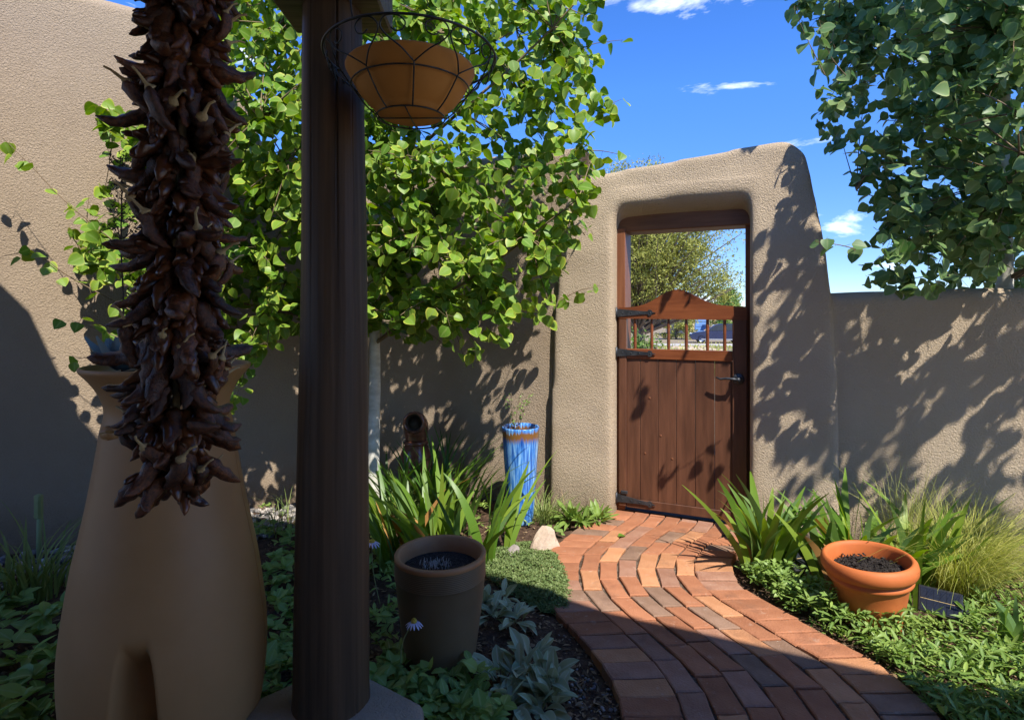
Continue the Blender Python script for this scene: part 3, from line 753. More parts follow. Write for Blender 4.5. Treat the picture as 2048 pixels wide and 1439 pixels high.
# ---- aspen in the courtyard corner
polyA = [(430, -420), (1150, -420), (1215, 20), (1150, 75), (1195, 110), (1175, 160), (1235, 200), (1225, 265), (1180, 290), (1205, 350), (1180, 400), (1185, 450), (1120, 500), (1150, 560), (1110, 600), (1090, 660), (1040, 640),
         (970, 720), (930, 735), (890, 690), (800, 680), (740, 690), (600, 660), (520, 700), (490, 800), (455, 830), (430, 790), (440, 720), (330, 690), (250, 690), (150, 660), (180, 600), (120, 520), (125, 430), (190, 370), (220, 330), (200, 260), (165, 190), (160, 140), (215, 180), (260, 260), (300, 120), (420, 20)]
rA = random.Random(5); clA = []
def shade_hit(p):
    # where a leaf's shadow lands on the gate wall plane: along the wall, height
    q = Vector((p.x, p.y)) - GO; dep = -q.dot(GI); k = dep/(-(S.x*GI.x + S.y*GI.y))
    h = Vector((S.x, S.y)); return (q - h*k).dot(GU), p.z - S.z*k
def okA(p):
    t, z = shade_hit(p)
    if -1.9 < t < -.35 and 0 < z < 1.3 and noise.noise(Vector((t*15, z*9, 1))) > .02: return False
    x, y = proj(p); return inpoly(x, y, polyA) or y < -40
while len(clA) < 1010:
    x, y = rA.uniform(100, 1245), rA.uniform(-420, 835)
    if not inpoly(x, y, polyA): continue
    if y < -50 and rA.random() < .88: continue
    if 990 < x < 1110 and 20 < y < 110 and rA.random() < .75: continue
    if x < 330 and rA.random() < .2: continue
    lo = 2.75 if y < 560 else 2.95
    p = P(x, y, rA.uniform(lo, 3.75))
    if p.y > 3.7 and x > 1100: continue
    if free(p, .12): clA.append(p)
sprA = [([P(330, 560, 3.0), P(150, 420, 2.95), P(60, 330, 2.93), P(0, 270, 2.9)], 12, 1), ([P(300, 640, 3.0), P(150, 560, 2.85), P(70, 508, 2.8), P(5, 512, 2.8)], 13, 1),
        ([P(1150, 300, 3.2), P(1205, 302, 3.15), P(1252, 312, 3.1)], 5, 1), ([P(1130, 120, 3.2), P(1180, 90, 3.2), P(1245, 80, 3.2)], 7, 1),
        ([P(1150, 230, 3.2), P(1200, 215, 3.2), P(1240, 200, 3.2)], 7, 1), ([P(1120, 600, 3.1), P(1160, 580, 3.1), P(1195, 573, 3.1)], 7, 1),
        ([P(1170, 470, 3.15), P(1155, 450, 3.1), P(1175, 460, 3.1)], 5, 1), ([P(300, 700, 2.9), P(200, 660, 2.85), P(140, 640, 2.85)], 10, 1), ([P(280, 760, 2.8), P(200, 720, 2.75), P(150, 715, 2.75)], 6, 1)]
tA = [(-.885, 3.62, -.06), (-.875, 3.60, .45), (-.862, 3.58, 1.0), (-.86, 3.52, 1.7), (-.78, 3.45, 2.6), (-.70, 3.42, 3.5), (-.68, 3.4, 4.3)]
aspen('aspen_tree', 'leafy aspen with pale trunk behind the log post, yellow-edged green leaves', tA[0], tA, .043, clA, M['aspen'], 3, None, 30, (10, 16), (.050, .076), okA, sprA)

# ---- aspen beyond the low wall, crown leaning over it
polyB = [(1640, -60), (1600, 0), (1590, 25), (1612, 80), (1640, 120), (1630, 170), (1610, 215), (1640, 260), (1660, 300), (1700, 320), (1680, 370), (1730, 400), (1760, 440), (1700, 470), (1720, 545), (1740, 575), (1830, 582), (2060, 578), (2060, -60)]
rB = random.Random(8); clB = []
def shade_hit(p):
    # where the leaf's shadow lands on the gate wall plane: along the wall, height
    q = Vector((p.x, p.y)) - GO; dep = -q.dot(GI); k = dep/(-(S.x*GI.x + S.y*GI.y))
    h = Vector((S.x, S.y)); return (q - h*k).dot(GU), p.z - S.z*k
shade_poly = [(0.98, 2.4), (1.0, 2.0), (0.90, 1.8), (0.84, 1.5), (0.80, 1.2), (0.86, .95), (0.88, .45), (1.0, .15), (1.12, .1), (1.22, .45), (1.5, .25), (2.2, .12), (5, .0), (5, 4.5), (1.0, 4.5)]
shade_ok = [(0.30, .96, .07, .10), (0.62, 1.25, .08, .07), (0.14, .84, .035, .08), (0.74, .62, .03, .10)]
def okB(p):
    x, y = proj(p)
    if p.y < 3.35 and ((1985 < x < 2032 and 255 < y < 345) or (1998 < x < 2050 and 455 < y < 585)) and noise.noise(p*9) > -.25: return False
    if not (inpoly(x, y, polyB) or x > 2052 or y < -5): return False
    t, z = shade_hit(p)
    if t < 1.28 and 0 < z < 2.3 and (noise.noise(Vector((t*10, z*7, 3))) > .02): return False
    if 1.28 <= t < 2.6 and 0 < z < 1.45 and noise.noise(Vector((t*6, z*5, 7))) > .13: return False
    if t < 5 and -0.6 < z < 4.4 and not inpoly(t, z, shade_poly):
        if z < 0 and t > 0.9: return z > -.25
        return any(((t-a)/c)**2 + ((z-b)/d)**2 < 1 for a, b, c, d in shade_ok) or t < -.6 or z > 2.45
    return True
cB = Vector((2.98, 2.55, 3.05)); 
while len(clB) < 900:
    v = rv(rB)*rB.uniform(.25, 1)**.5
    p = cB + Vector((v.x*1.5, v.y*1.55, v.z*1.75))
    if p.z < 1.42 or not okB(p) or not free(p, .1): continue
    clB.append(p)
while len(clB) < 1300:                       # fill the side that shows
    x, y = rB.uniform(1585, 2060), rB.uniform(-60, 580)
    p = P(x, y, rB.uniform(2.45, 3.6))
    if inpoly(x, y, polyB) and free(p, .1): clB.append(p)
sprB = [([P(1650, 150, 2.8), P(1620, 90, 2.8), P(1588, 20, 2.8)], 9, 1), ([P(1720, 500, 2.75), P(1680, 490, 2.7), P(1630, 482, 2.7)], 6, 1), ([P(1700, 160, 2.8), P(1660, 110, 2.8), P(1638, 40, 2.8)], 7, 1)]
tB = [(2.80, 3.28, -.1), (2.80, 3.26, .8), (2.79, 3.22, 1.6), (2.74, 3.18, 2.2), (2.73, 3.12, 2.9), (2.76, 3.0, 3.7), (2.78, 2.95, 4.6)]
aspen('aspen_tree', 'blue-green leaved aspen with white trunk rising behind the low wall', tB[0], tB, .052, clB, M['aspen_b'], 4, None, 34, (10, 15), (.050, .076), okB, sprB)

# ------------------------------------------------------------------ resin rain barrel planter
BC = Vector((-1.005, 1.67, 0))
barrel = thing('rain_barrel', 'large tan urn-shaped resin rain barrel with flared planter rim', 'barrel', BC, R(31))
bp_ = [(.20, -.03), (.262, -.02), (.272, .04), (.292, .12), (.305, .20), (.312, .30), (.309, .38), (.300, .45), (.288, .525), (.274, .60), (.257, .67), (.240, .742), (.224, .82), (.209, .90), (.199, .96), (.1885, 1.0), (.188, 1.025), (.196, 1.05), (.212, 1.08), (.234, 1.107), (.252, 1.125), (.2565, 1.133), (.2545, 1.140), (.246, 1.138), (.225, 1.118), (.10, 1.105), (.001, 1.104)]
bp2 = catmull3([Vector((r, z, 0)) for r, z in bp_], 4)
def barfn(p, r, a, z):
    # drain recess low on the front, moulding seam down the right side
    x = r*math.cos(a); k = 0
    if math.sin(a) < 0 and z < 0.47:
        u = abs(x + 0.078)/(0.024 + 0.034*min(1, max(0, (0.47-z)/.40))**.7)
        top = min(1, max(0, (0.47-z)/.12)); e = max(0, 1-u**3)
        e = min(1, max(0, (1.25-u)/.5)); e = e*e*(3-2*e)
        k = 0.085*e*top*top*(3-2*top)
    da = abs(((a - R(-22) + math.pi) % (2*math.pi)) - math.pi)
    if da < 0.012 and .05 < z < 1.0: k += 0.006*(1-da/.012)
    rr = r - k
    return Vector((rr*math.cos(a), rr*math.sin(a), z))
mb = MB(); mb.lathe([(p.x*.845, p.y) for p in bp2], 420, fn=barfn); mb.build('body', M['barrel'], barrel)
mb = MB()
ov = [(-.055, -.125, .985), (-.100, -.150, .985), (-.142, -.172, .983)]
mb.tube(ov, [0.0185, .0185, .019], 20, cap=False); mb.tube([ov[2], (-.118, -.192, .985)], [.0142, .0142], 20, cap=True); 
mb.add([Vector(ov[2])+0*Vector((1, 0, 0))], [])
d_ = (Vector(ov[2])-Vector(ov[1])).normalized(); u_ = d_.cross(Vector((0, 0, 1))).normalized(); w_ = d_.cross(u_)
ring_o = [Vector(ov[2]) + (u_*math.cos(2*math.pi*k/20)+w_*math.sin(2*math.pi*k/20))*.019 for k in range(20)]
ring_i = [Vector(ov[2]) + (u_*math.cos(2*math.pi*k/20)+w_*math.sin(2*math.pi*k/20))*.0142 for k in range(20)]
mb.add(ring_o+ring_i, [(k, (k+1) % 20, 20+(k+1) % 20, 20+k) for k in range(20)])
mb.build('overflow_spout', M['barrel'], barrel)
mb = MB(); mb.lathe([(.190, 1.112), (.13, 1.122), (.001, 1.126)], 40); mb.build('potting_soil', M['mulch_dark'], barrel)

# agave in the barrel rim
ag = thing('agave', 'blue-grey succulent rosette planted in the barrel rim', 'succulent', BC + Vector((-.12, -.04, 1.122)))
T_AG = [leaf_template(.46, lambda t: max(.25, math.sin(math.pi*min(.999, .22+.78*t))**.7), 8, .30, d_) for d_ in (-.22, -.35, -.1)]
rg = random.Random(21)
agm = [template_mesh('agave_leaf', t, M['agave'], .5) for t in T_AG]
for k in range(15):
    a = k*2.4; el = R(14 + k*4.0)
    d = Vector((math.cos(a)*math.cos(el), math.sin(a)*math.cos(el), math.sin(el)))
    lo = link('leaf', agm[k % 3], ag); lo.matrix_local = mat4(d*.012, d, Vector((0, 0, 1))-d*.3, .135-.0045*k)
# dead seed stalk
dsk = thing('seed_stalk', 'tall dark dried seed stalk rising out of the barrel', 'dried plant', BC + Vector((-.118, -.03, 1.12)))
mb = MB(); st = [(0, 0, 0), (.003, 0, .2), (-.004, 0, .38), (.002, 0, .62)]
mb.tube(catmull3([Vector(p) for p in st], 6), [.0032-.0001*i for i in range(19)], 6); mb.build('stem', M['dead'], dsk)
mb = MB(); r3 = random.Random(31)
for i in range(46):
    z = r3.uniform(.36, .62); a = r3.uniform(0, 6.28); l = r3.uniform(.025, .07)*(1-.6*(z-.36)/.26)+.015
    e = Vector((math.cos(a)*l*.7, math.sin(a)*l*.7, z+l*.8)); s0 = Vector((0, 0, z))
    mb.tube([s0, s0.lerp(e, .5)+Vector((math.cos(a), math.sin(a), 0))*.006, e], [.0011, .0009, .0006], 3)
    for _ in range(5):
        q = s0.lerp(e, r3.uniform(.4, 1)) + rv(r3)*.010; mb.tube([q, q+rv(r3)*.006], [.0022, .0012], 4)
mb.build('seed_head', M['dead'], dsk)

# ------------------------------------------------------------------ chili ristra
RX, RY = (366-1024)/FPX*1.10, 1.10
ris = thing('chili_ristra', 'long hanging string of dried dark red chili peppers', 'ristra', (RX, RY, .9))
mb = MB(); mb.tube([(-.018, 0, .08), (-.006, 0, .4), (0, 0, .9), (0, 0, 1.72)], [.006, .008, .008, .003], 8); mb.build('cord', M['cord'], ris)
def chili_mesh(seed):
    r = random.Random(seed); mb = MB(); L_ = 1.0; n = 9; pts = []; rad = []
    bend = r.uniform(.15, .55); tw = r.uniform(-.12, .12)
    for i in range(n+1):
        t = i/n; pts.append((tw*math.sin(t*3), -bend*math.sin(t*2.2)*.8, t)); 
        w = .185*(min(1, (t+.03)*7)**.5)*(1-t**5)**.6*(1-.35*t)*(1+.22*r.uniform(-1, 1)) + .015; rad.append(w)
    b0 = len(mb.v); mb.tube(pts, rad, 8)
    for i in range(b0, len(mb.v)):          # shrivelled, pinched skin
        x, y, z = mb.v[i]; k = 1+.34*noise.noise(Vector((x*9+seed, y*9, z*5)))
        cx, cy = pts[min(n, int((i-b0)/8))][:2]; mb.v[i] = (cx+(x-cx)*k*1.12, cy+(y-cy)*k*.72, z)
    return mb.mesh('chili', M['chili'])
chm = [chili_mesh(k) for k in range(9)]
sm_ = MB(); sm_.tube([(0, 0, .06), (0, 0, -.01), (.01, .02, -.10), (.06, .05, -.36), (.14, .02, -.50)], [.15, .12, .045, .030, .028], 7); stem_me = sm_.mesh('stem', M['stem_dry'])
rc = random.Random(77)
for k in range(298):
    t = k/297; z = .085 + t*1.16
    a = k*2.39996 + rc.uniform(-.3, .3)
    taper = min(1, (z+.02)/.20)**.6
    r0 = .030 + .018*rc.random()
    dn = rc.uniform(-2.0, .25) - (1.1*(1-min(1, z/.16)))
    d = Vector((math.cos(a), math.sin(a), dn)).normalized()
    o = Vector((math.cos(a)*r0*taper - .022*(1-min(1, z/.5)), math.sin(a)*r0*taper, z + rc.uniform(-.01, .01)))
    s = rc.uniform(.064, .108)*(.80+.2*taper)
    if k % 5 == 0:                          # tied with the stalk outwards
        o = o + Vector((math.cos(a), math.sin(a), 0))*.045; d = Vector((-math.cos(a)*.8+rc.uniform(-.5, .5), -math.sin(a)*.8+rc.uniform(-.5, .5), rc.uniform(-1.2, -.2))).normalized(); s *= .8
    side = d.cross(Vector((0, 0, 1))).normalized(); upn = side.cross(d)
    zz = Matrix.Rotation(rc.uniform(-.9, .9), 3, d) @ upn
    x = d.cross(zz).normalized(); y = zz.cross(x) if False else d
    Mx = Matrix(((x.x*s, zz.x*s, d.x*s, o.x), (x.y*s, zz.y*s, d.y*s, o.y), (x.z*s, zz.z*s, d.z*s, o.z), (0, 0, 0, 1)))
    co = link('chili', chm[k % 9], ris); co.matrix_local = Mx
    if k % 5 == 0 or k % 7 == 0:
        so = link('stem', stem_me, co)

V = []; F = []; off = 0
for k in range(420):                        # the packed pods underneath, too close to tell apart
    z = .05 + 1.2*rc.random(); a = rc.uniform(0, 6.283); tp = min(1, (z+.02)/.2)**.6
    d = Vector((math.cos(a), math.sin(a), rc.uniform(-2.2, .3))).normalized(); o = Vector((math.cos(a)*.028*tp-.02*(1-min(1, z/.5)), math.sin(a)*.028*tp, z)); s = rc.uniform(.05, .075)
    x, zz, _ = d.orthogonal().normalized(), None, None; y = d.cross(x); me_ = chm[k % 9]
    for v in me_.vertices: V.append(o + (x*v.co.x + y*v.co.y + d*v.co.z)*s)
    F += [tuple(off+i for i in p.vertices) for p in me_.polygons]; off += len(me_.vertices)
mb = MB(); mb.add(V, F); tag(mb.build('packed_chilies', M['chili'], ris), kind='stuff')

# ------------------------------------------------------------------ hanging basket with clay bowl
HB = Vector((-.275, 1.55, 0))
bas = thing('wire_basket', 'scrolled black wire basket hanging beside the log post', 'basket', HB + Vector((0, 0, 1.81)))
zb = 1.81
def circ(rad, z, n=64, wr=.0022):
    m = MB(); pts = [(rad*math.cos(2*math.pi*k/n), rad*math.sin(2*math.pi*k/n), z-zb) for k in range(n+1)]; m.tube(pts, wr, 6, cap=False); return m
circ(.230, 1.985, wr=.0032).build('top_ring', M['wire'], bas)
circ(.158, 1.900).build('middle_ring', M['wire'], bas)
circ(.092, 1.822).build('bottom_ring', M['wire'], bas)
mb = MB(); mb.tube([(-.092, 0, 1.821-zb), (.092, 0, 1.821-zb)], .002, 6); mb.tube([(0, -.092, 1.8215-zb), (0, .092, 1.8215-zb)], .002, 6); mb.build('cross_wire', M['wire'], bas)
NSP = 8
for k in range(NSP):
    a = 2*math.pi*(k+.28)/NSP
    def cyl(rad, da, z): return Vector((rad*math.cos(a+da), rad*math.sin(a+da), z-zb))
    mb = MB()
    mb.tube(catmull3([cyl(.09, 0, 1.821), cyl(.118, 0, 1.845), cyl(.142, 0, 1.875), cyl(.163, 0, 1.905)], 4), .0021, 6)
    hd = math.pi/NSP
    for sgn in (-1, 1):
        pts = [cyl(.163, 0, 1.905), cyl(.188, sgn*hd*.45, 1.928), cyl(.208, sgn*hd*.85, 1.948), cyl(.219, sgn*hd*.97, 1.966), cyl(.226, sgn*hd*.80, 1.982), cyl(.226, sgn*hd*.50, 1.984), cyl(.222, sgn*hd*.28, 1.972), cyl(.219, sgn*hd*.32, 1.956), cyl(.219, sgn*hd*.52, 1.950), cyl(.220, sgn*hd*.66, 1.958)]
        mb.tube(catmull3(pts, 5), .0020, 6)
    mb.build('scroll', M['wire'], bas)
mb = MB(); mb.tube(catmull3([Vector((-.10, -.207, 1.985-zb)), Vector((-.108, -.20, 2.06-zb)), Vector((-.10, -.18, 2.4-zb)), Vector((-.095, -.18, 2.625-zb))], 4), .0018, 6)
mb.build('hanger', M['wire'], bas)
# iron bracket that carries the ring on the post
mb = MB(); mb.tube(catmull3([Vector((-.228, .03, 1.985-zb)), Vector((-.226, .07, 1.955-zb)), Vector((-.21, .09, 1.93-zb))], 4), .004, 6); mb.build('bracket', M['wire'], bas)
bowl = MB()
bowl.lathe([(.001, 1.826), (.084, 1.826), (.088, 1.829), (.090, 1.838), (.098, 1.843), (.120, 1.862), (.142, 1.890), (.160, 1.922), (.170, 1.940), (.1735, 1.948), (.172, 1.952), (.166, 1.950), (.150, 1.925), (.125, 1.885), (.085, 1.855), (.001, 1.85)], 64, (0, 0, -1.826))
tag(bowl.build('clay_bowl', M['clay_bowl'], None, HB + Vector((0, 0, 1.826))), 'wide ochre clay bowl sitting in the hanging wire basket', 'bowl')

# ------------------------------------------------------------------ pots
def chips(mb, rad, z, n, seed):
    r = random.Random(seed)
    for _ in range(n):
        a = r.uniform(0, 6.283); q = Vector((math.cos(a), math.sin(a), 0))*rad*math.sqrt(r.random()) + Vector((0, 0, z+r.uniform(-.002, .007)))
        d = rv(r); d.z *= .4; e = d.cross(rv(r)).normalized(); l, w = r.uniform(.004, .013), r.uniform(.002, .005)
        mb.add([q-d*l-e*w, q+d*l-e*w*.6, q+d*l*.9+e*w, q-d*l*.8+e*w], [(0, 1, 2, 3)], smooth=False)
pc = Vector((-.264, 2.10, -.03))
pot = thing('tall_pot', 'tall olive-brown tapered planter with ribbed band, near the shade edge', 'pot', pc)
pr = [(.001, 0), (.108, 0), (.114, .006), (.122, .08), (.134, .18), (.1455, .28), (.152, .355)]
z = .360
while z < .425: pr += [(.1535, z), (.1552, z+.002), (.1535, z+.0045)]; z += .0062
mb = MB(); mb.lathe([(r*1.075, z) for r, z in pr], 72); mb.build('body', M['olive_pot'], pot)
mb = MB(); mb.lathe([(.1535, .4235), (.156, .428), (.1565, .438), (.154, .443), (.143, .4435), (.139, .439), (.136, .40), (.132, .36)], 72); mb.v = [(x*1.075, y*1.075, z) for x, y, z in mb.v]; mb.build('rim', M['olive_rim'], pot)
mb = MB(); mb.lathe([(.144, .385), (.08, .392), (.001, .390)], 32); mb.build('potting_soil', M['mulch_dark'], pot)
mb = MB(); r4 = random.Random(2)
M['silver'] = pm('silver_tips', (0.30, 0.29, 0.25), (0.5, 0.49, 0.44), scale=50, rough=0.8)
for _ in range(120):
    a = r4.uniform(0, 6.28); q = Vector((math.cos(a), math.sin(a)*.7, 0))*r4.uniform(0, .062) + Vector((-.02, 0, .388))
    mb.tube([q, q+Vector((r4.uniform(-.008, .008), r4.uniform(-.008, .008), r4.uniform(.008, .024)))], [.0016, .0008], 4)
tag(mb.build('dry_thyme', M['silver'], None, pc), 'small greyish dried tuft inside the tall olive-brown planter', 'dried plant')

tc_ = Vector((1.535, 2.42, -.02))
tpot = thing('terracotta_pot', 'wide orange terracotta pot with thick rolled rim in the right bed', 'pot', tc_)
tpot.rotation_euler = (0, R(-4.5), 0)          # settled a little askew in the soil
tp_ = [(.001, 0), (.128, 0), (.133, .004), (.137, .05), (.1385, .052), (.1385, .056), (.140, .058), (.156, .12), (.170, .175), (.177, .186), (.186, .189), (.1915, .197), (.190, .206), (.184, .211), (.186, .216), (.202, .222), (.2125, .237), (.215, .255), (.211, .272), (.201, .283), (.192, .286), (.184, .282), (.178, .268), (.172, .23), (.168, .20)]
mb = MB(); mb.lathe([(r*.84, z) for r, z in tp_], 80); mb.build('body', M['terracotta'], tpot)
mb = MB(); mb.lathe([(.143, .222), (.11, .232), (.06, .228), (.001, .234)], 40); chips(mb, .135, .232, 420, 3); mb.build('potting_soil', M['mulch_dark'], tpot)

# blue glazed vase by the gateway
def glaze():
    m, N, L, b = nodes('blue_glaze')
    tc = N.new('ShaderNodeTexCoord'); mp = N.new('ShaderNodeMapping'); mp.inputs['Scale'].default_value = (42, 42, 1.6); L.new(tc.outputs['Object'], mp.inputs['Vector'])
    no = N.new('ShaderNodeTexNoise'); no.inputs['Scale'].default_value = 2.2; no.inputs['Detail'].default_value = 4; L.new(mp.outputs['Vector'], no.inputs['Vector'])
    rp = N.new('ShaderNodeValToRGB'); e = rp.color_ramp.elements
    e[0].position = .34; e[0].color = (.016, .075, .34, 1); e[1].position = .68; e[1].color = (.33, .60, .85, 1)
    k = e.new(.5); k.color = (.055, .22, .62, 1); L.new(no.outputs['Fac'], rp.inputs['Fac'])
    sx = N.new('ShaderNodeSeparateXYZ'); L.new(tc.outputs['Object'], sx.inputs[0])
    ad = N.new('ShaderNodeMath'); ad.operation = 'MULTIPLY_ADD'; L.new(no.outputs['Fac'], ad.inputs[0]); ad.inputs[1].default_value = .10; L.new(sx.outputs['Z'], ad.inputs[2])
    r2 = N.new('ShaderNodeValToRGB'); e2 = r2.color_ramp.elements
    e2[0].position = .565; e2[0].color = (0, 0, 0, 1); e2[1].position = .60; e2[1].color = (1, 1, 1, 1); k = e2.new(.632); k.color = (1, 1, 1, 1); k = e2.new(.640); k.color = (0, 0, 0, 1)
    L.new(ad.outputs['Value'], r2.inputs['Fac'])
    mx = N.new('ShaderNodeMixRGB'); mx.inputs['Color2'].default_value = (.20, .095, .03, 1); L.new(r2.outputs['Color'], mx.inputs['Fac']); L.new(rp.outputs['Color'], mx.inputs['Color1'])
    L.new(mx.outputs['Color'], b.inputs['Base Color']); b.inputs['Roughness'].default_value = .16; b.inputs['Coat Weight'].default_value = .3
    return m
bv = Vector((.055, 3.62, -.03))
vase = thing('blue_vase', 'tall cylindrical vase with streaked blue glaze beside the gateway', 'vase', bv)
mb = MB(); mb.lathe([(.001, 0), (.074, 0), (.080, .01), (.088, .12), (.099, .28), (.108, .42), (.115, .54), (.118, .596), (.119, .606), (.116, .61), (.110, .607), (.107, .59), (.103, .5), (.1, .42)], 56); mb.build('body', glaze(), vase)
mb = MB(); mb.lathe([(.105, .54), (.001, .545)], 24); mb.build('potting_soil', M['mulch_dark'], vase)
tw = thing('twiggy_plant', 'sparse twiggy seedling growing in the blue glazed vase', 'plant', bv + Vector((-.03, 0, .54)))
mb = MB(); r5 = random.Random(9); its = []
for i in range(7):
    e = Vector((r5.uniform(-.14, .10), r5.uniform(-.05, .03), r5.uniform(.14, .30))); m_ = e*.5 + rv(r5)*.02
    mb.tube(catmull3([Vector((0, 0, 0)), m_, e], 4), .0013, 4)
    for _ in range(12):
        q = m_.lerp(e, r5.random()) + rv(r5)*.012; its.append((T_OVATE[r5.randrange(3)], q, rv(r5), rv(r5), r5.uniform(.012, .022), r5.random()*.7))
mb.build('stems', M['twig'], tw); tag(link('foliage', scatter_mesh('foliage', its, M['cover']), tw), kind='stuff')

# brown glazed jar with tilted mouth in the wall corner
jg = thing('glazed_jar', 'brown glazed clay jar with round tilted mouth against the courtyard wall', 'jar', ((832-1024)/FPX*4.05, 4.05, -.03))
mb = MB(); mb.lathe([(.001, 0), (.085, 0), (.10, .05), (.118, .18), (.122, .26), (.108, .335), (.085, .385), (.074, .40)], 40); mb.build('belly', M['glaze_brown'], jg)
mb = MB(); mb.lathe([(.074, .398), (.088, .403), (.092, .413), (.088, .424), (.074, .428)], 40); mb.build('collar', M['glaze_brown'], jg)
mb = MB(); path_ = catmull3([Vector((0, 0, .425)), Vector((0, .004, .475)), Vector((0, -.012, .53)), Vector((0, -.055, .56)), Vector((0, -.098, .568))], 5)
nn = len(path_); mb.tube(path_, [.072+.016*math.sin(math.pi*i/(nn-1)) for i in range(nn)], 28, cap=False)
mb.build('mouth', M['glaze_brown'], jg)
mb = MB(); mb.tube([path_[-1], path_[-5]], [.064, .045], 28, cap=False); mb.tube([path_[-5], path_[-6]], [.045, .04], 28, cap=True); mb.build('opening', M['dead'], jg)  # inside coloured near-black to stand for shade in the mouth
mb = MB(); mb.tube([Vector(path_[-1]) + Vector((.067*math.cos(2*math.pi*k/28), .004, .067*math.sin(2*math.pi*k/28))) for k in range(29)], .010, 8, cap=False); mb.build('lip', M['glaze_brown'], jg)

# ------------------------------------------------------------------ solar lights and stake
M['cell'] = pm('solar_cell', (0.010, 0.012, 0.018), (0.018, 0.022, 0.034), scale=50, rough=0.25, spec=0.4, stretch=(1, 12, 1))
def solar(name, label, loc, rz, tilt, sc=1.0):
    t = thing(name, label, 'solar light', loc, rz)
    Mt = Matrix.Translation((0, 0, .105*sc)) @ Matrix.Rotation(tilt, 4, 'X')
    mb = MB(); mb.box((-.075*sc, -.055*sc, -.008*sc), (.075*sc, .055*sc, .006*sc), Mt, bev=.004); p = mb.build('panel', M['black'], t)
    mb = MB()
    for i in range(6):
        for j in (0, 1):
            mb.box((-.066*sc+i*.0222*sc, (-.046+j*.0475)*sc, .0062*sc), (-.066*sc+(i*.0222+.0205)*sc, (-.046+j*.0475+.0445)*sc, .0075*sc), Mt)
    mb.build('cell', M['cell'], p)
    mb = MB(); mb.box((-.066*sc, -.0015*sc, .0062*sc), (.066*sc, .0005*sc, .0082*sc), Mt); mb.build('busbar', M['stem_dry'], p)
    mb = MB(); mb.tube([(0, 0, -.03), (0, .005, .05*sc), (0, .01*sc, .098*sc)], [.006, .011*sc, .012*sc], 10); mb.build('stake', M['black'], t)
    hd = Vector((.055*sc, .05*sc, .06*sc)); dr = Vector((.75, .35, .35)).normalized()
    mb = MB(); mb.tube([hd-dr*.035*sc, hd-dr*.03*sc, hd+dr*.02*sc, hd+dr*.035*sc], [.018*sc, .027*sc, .034*sc, .036*sc], 20); mb.build('lamp_head', M['black'], t)
    mb = MB(); mb.tube([hd-dr*.02*sc, (0, .01*sc, .05*sc)], .006*sc, 6); mb.build('arm', M['black'], t)
    return t
solar('solar_light', 'black solar garden light with tilted panel beside the terracotta pot', (1.775, 2.36, -.01), R(-38), R(48))
solar('solar_light', 'black solar spotlight half hidden among iris blades near the gateway', (1.43, 2.80, -.02), R(15), R(48), 1.05)
gs = thing('garden_stake_light', 'slim green plastic stake by the shaded courtyard wall', 'stake', ((78-1024)/FPX*3.02, 3.02, -.03))
mb = MB(); mb.tube([(0, 0, -.04), (0, 0, .10), (.003, 0, .255)], [.008, .013, .012], 10); mb.build('stem', M['green_plastic'], gs)
mb = MB(); mb.box((-.021, -.016, .235), (.017, .016, .365), bev=.008); mb.build('head', M['green_plastic'], gs)
mb = MB(); mb.box((-.006, -.021, .262), (.013, -.0155, .335), bev=.003); mb.build('lens', M['green_plastic'], gs)

# ------------------------------------------------------------------ rocks
def rock(name, label, loc, sc, mat, seed, rz=0):
    bm = bmesh.new(); bmesh.ops.create_icosphere(bm, subdivisions=3, radius=1)
    for v in bm.verts:
        c = v.co.copy(); k = 1 + .30*noise.noise(c*1.1+Vector((seed, 0, 0))) + .10*noise.noise(c*3+Vector((0, seed, 0)))
        # cleaved facets
        for dvec in ((.9, .3, .2), (-.7, .5, .4), (.1, -.9, .35), (-.3, -.2, .93)):
            q = Vector(dvec).normalized(); h = c.dot(q)*k
            if h > .62: k *= .62/h if h > 0 else 1
        v.co = Vector((c.x*k*sc[0], c.y*k*sc[1], c.z*k*sc[2]))
    me = bpy.data.meshes.new(name); bm.to_mesh(me); bm.free(); me.materials.append(mat)
    o = link(name, me, None, loc, (0, 0, rz)); tag(o, label, 'rock'); return o
rock('rock', 'pale buff rock standing at the left edge of the brick path', G(1086, 1092), (.105, .075, .125), M['rock'], 1.3, .5)
rock('rock', 'small pinkish grey stone above the creeping thyme mat', G(1026, 1106), (.055, .045, .05), M['rock_grey'], 5.1, .2)

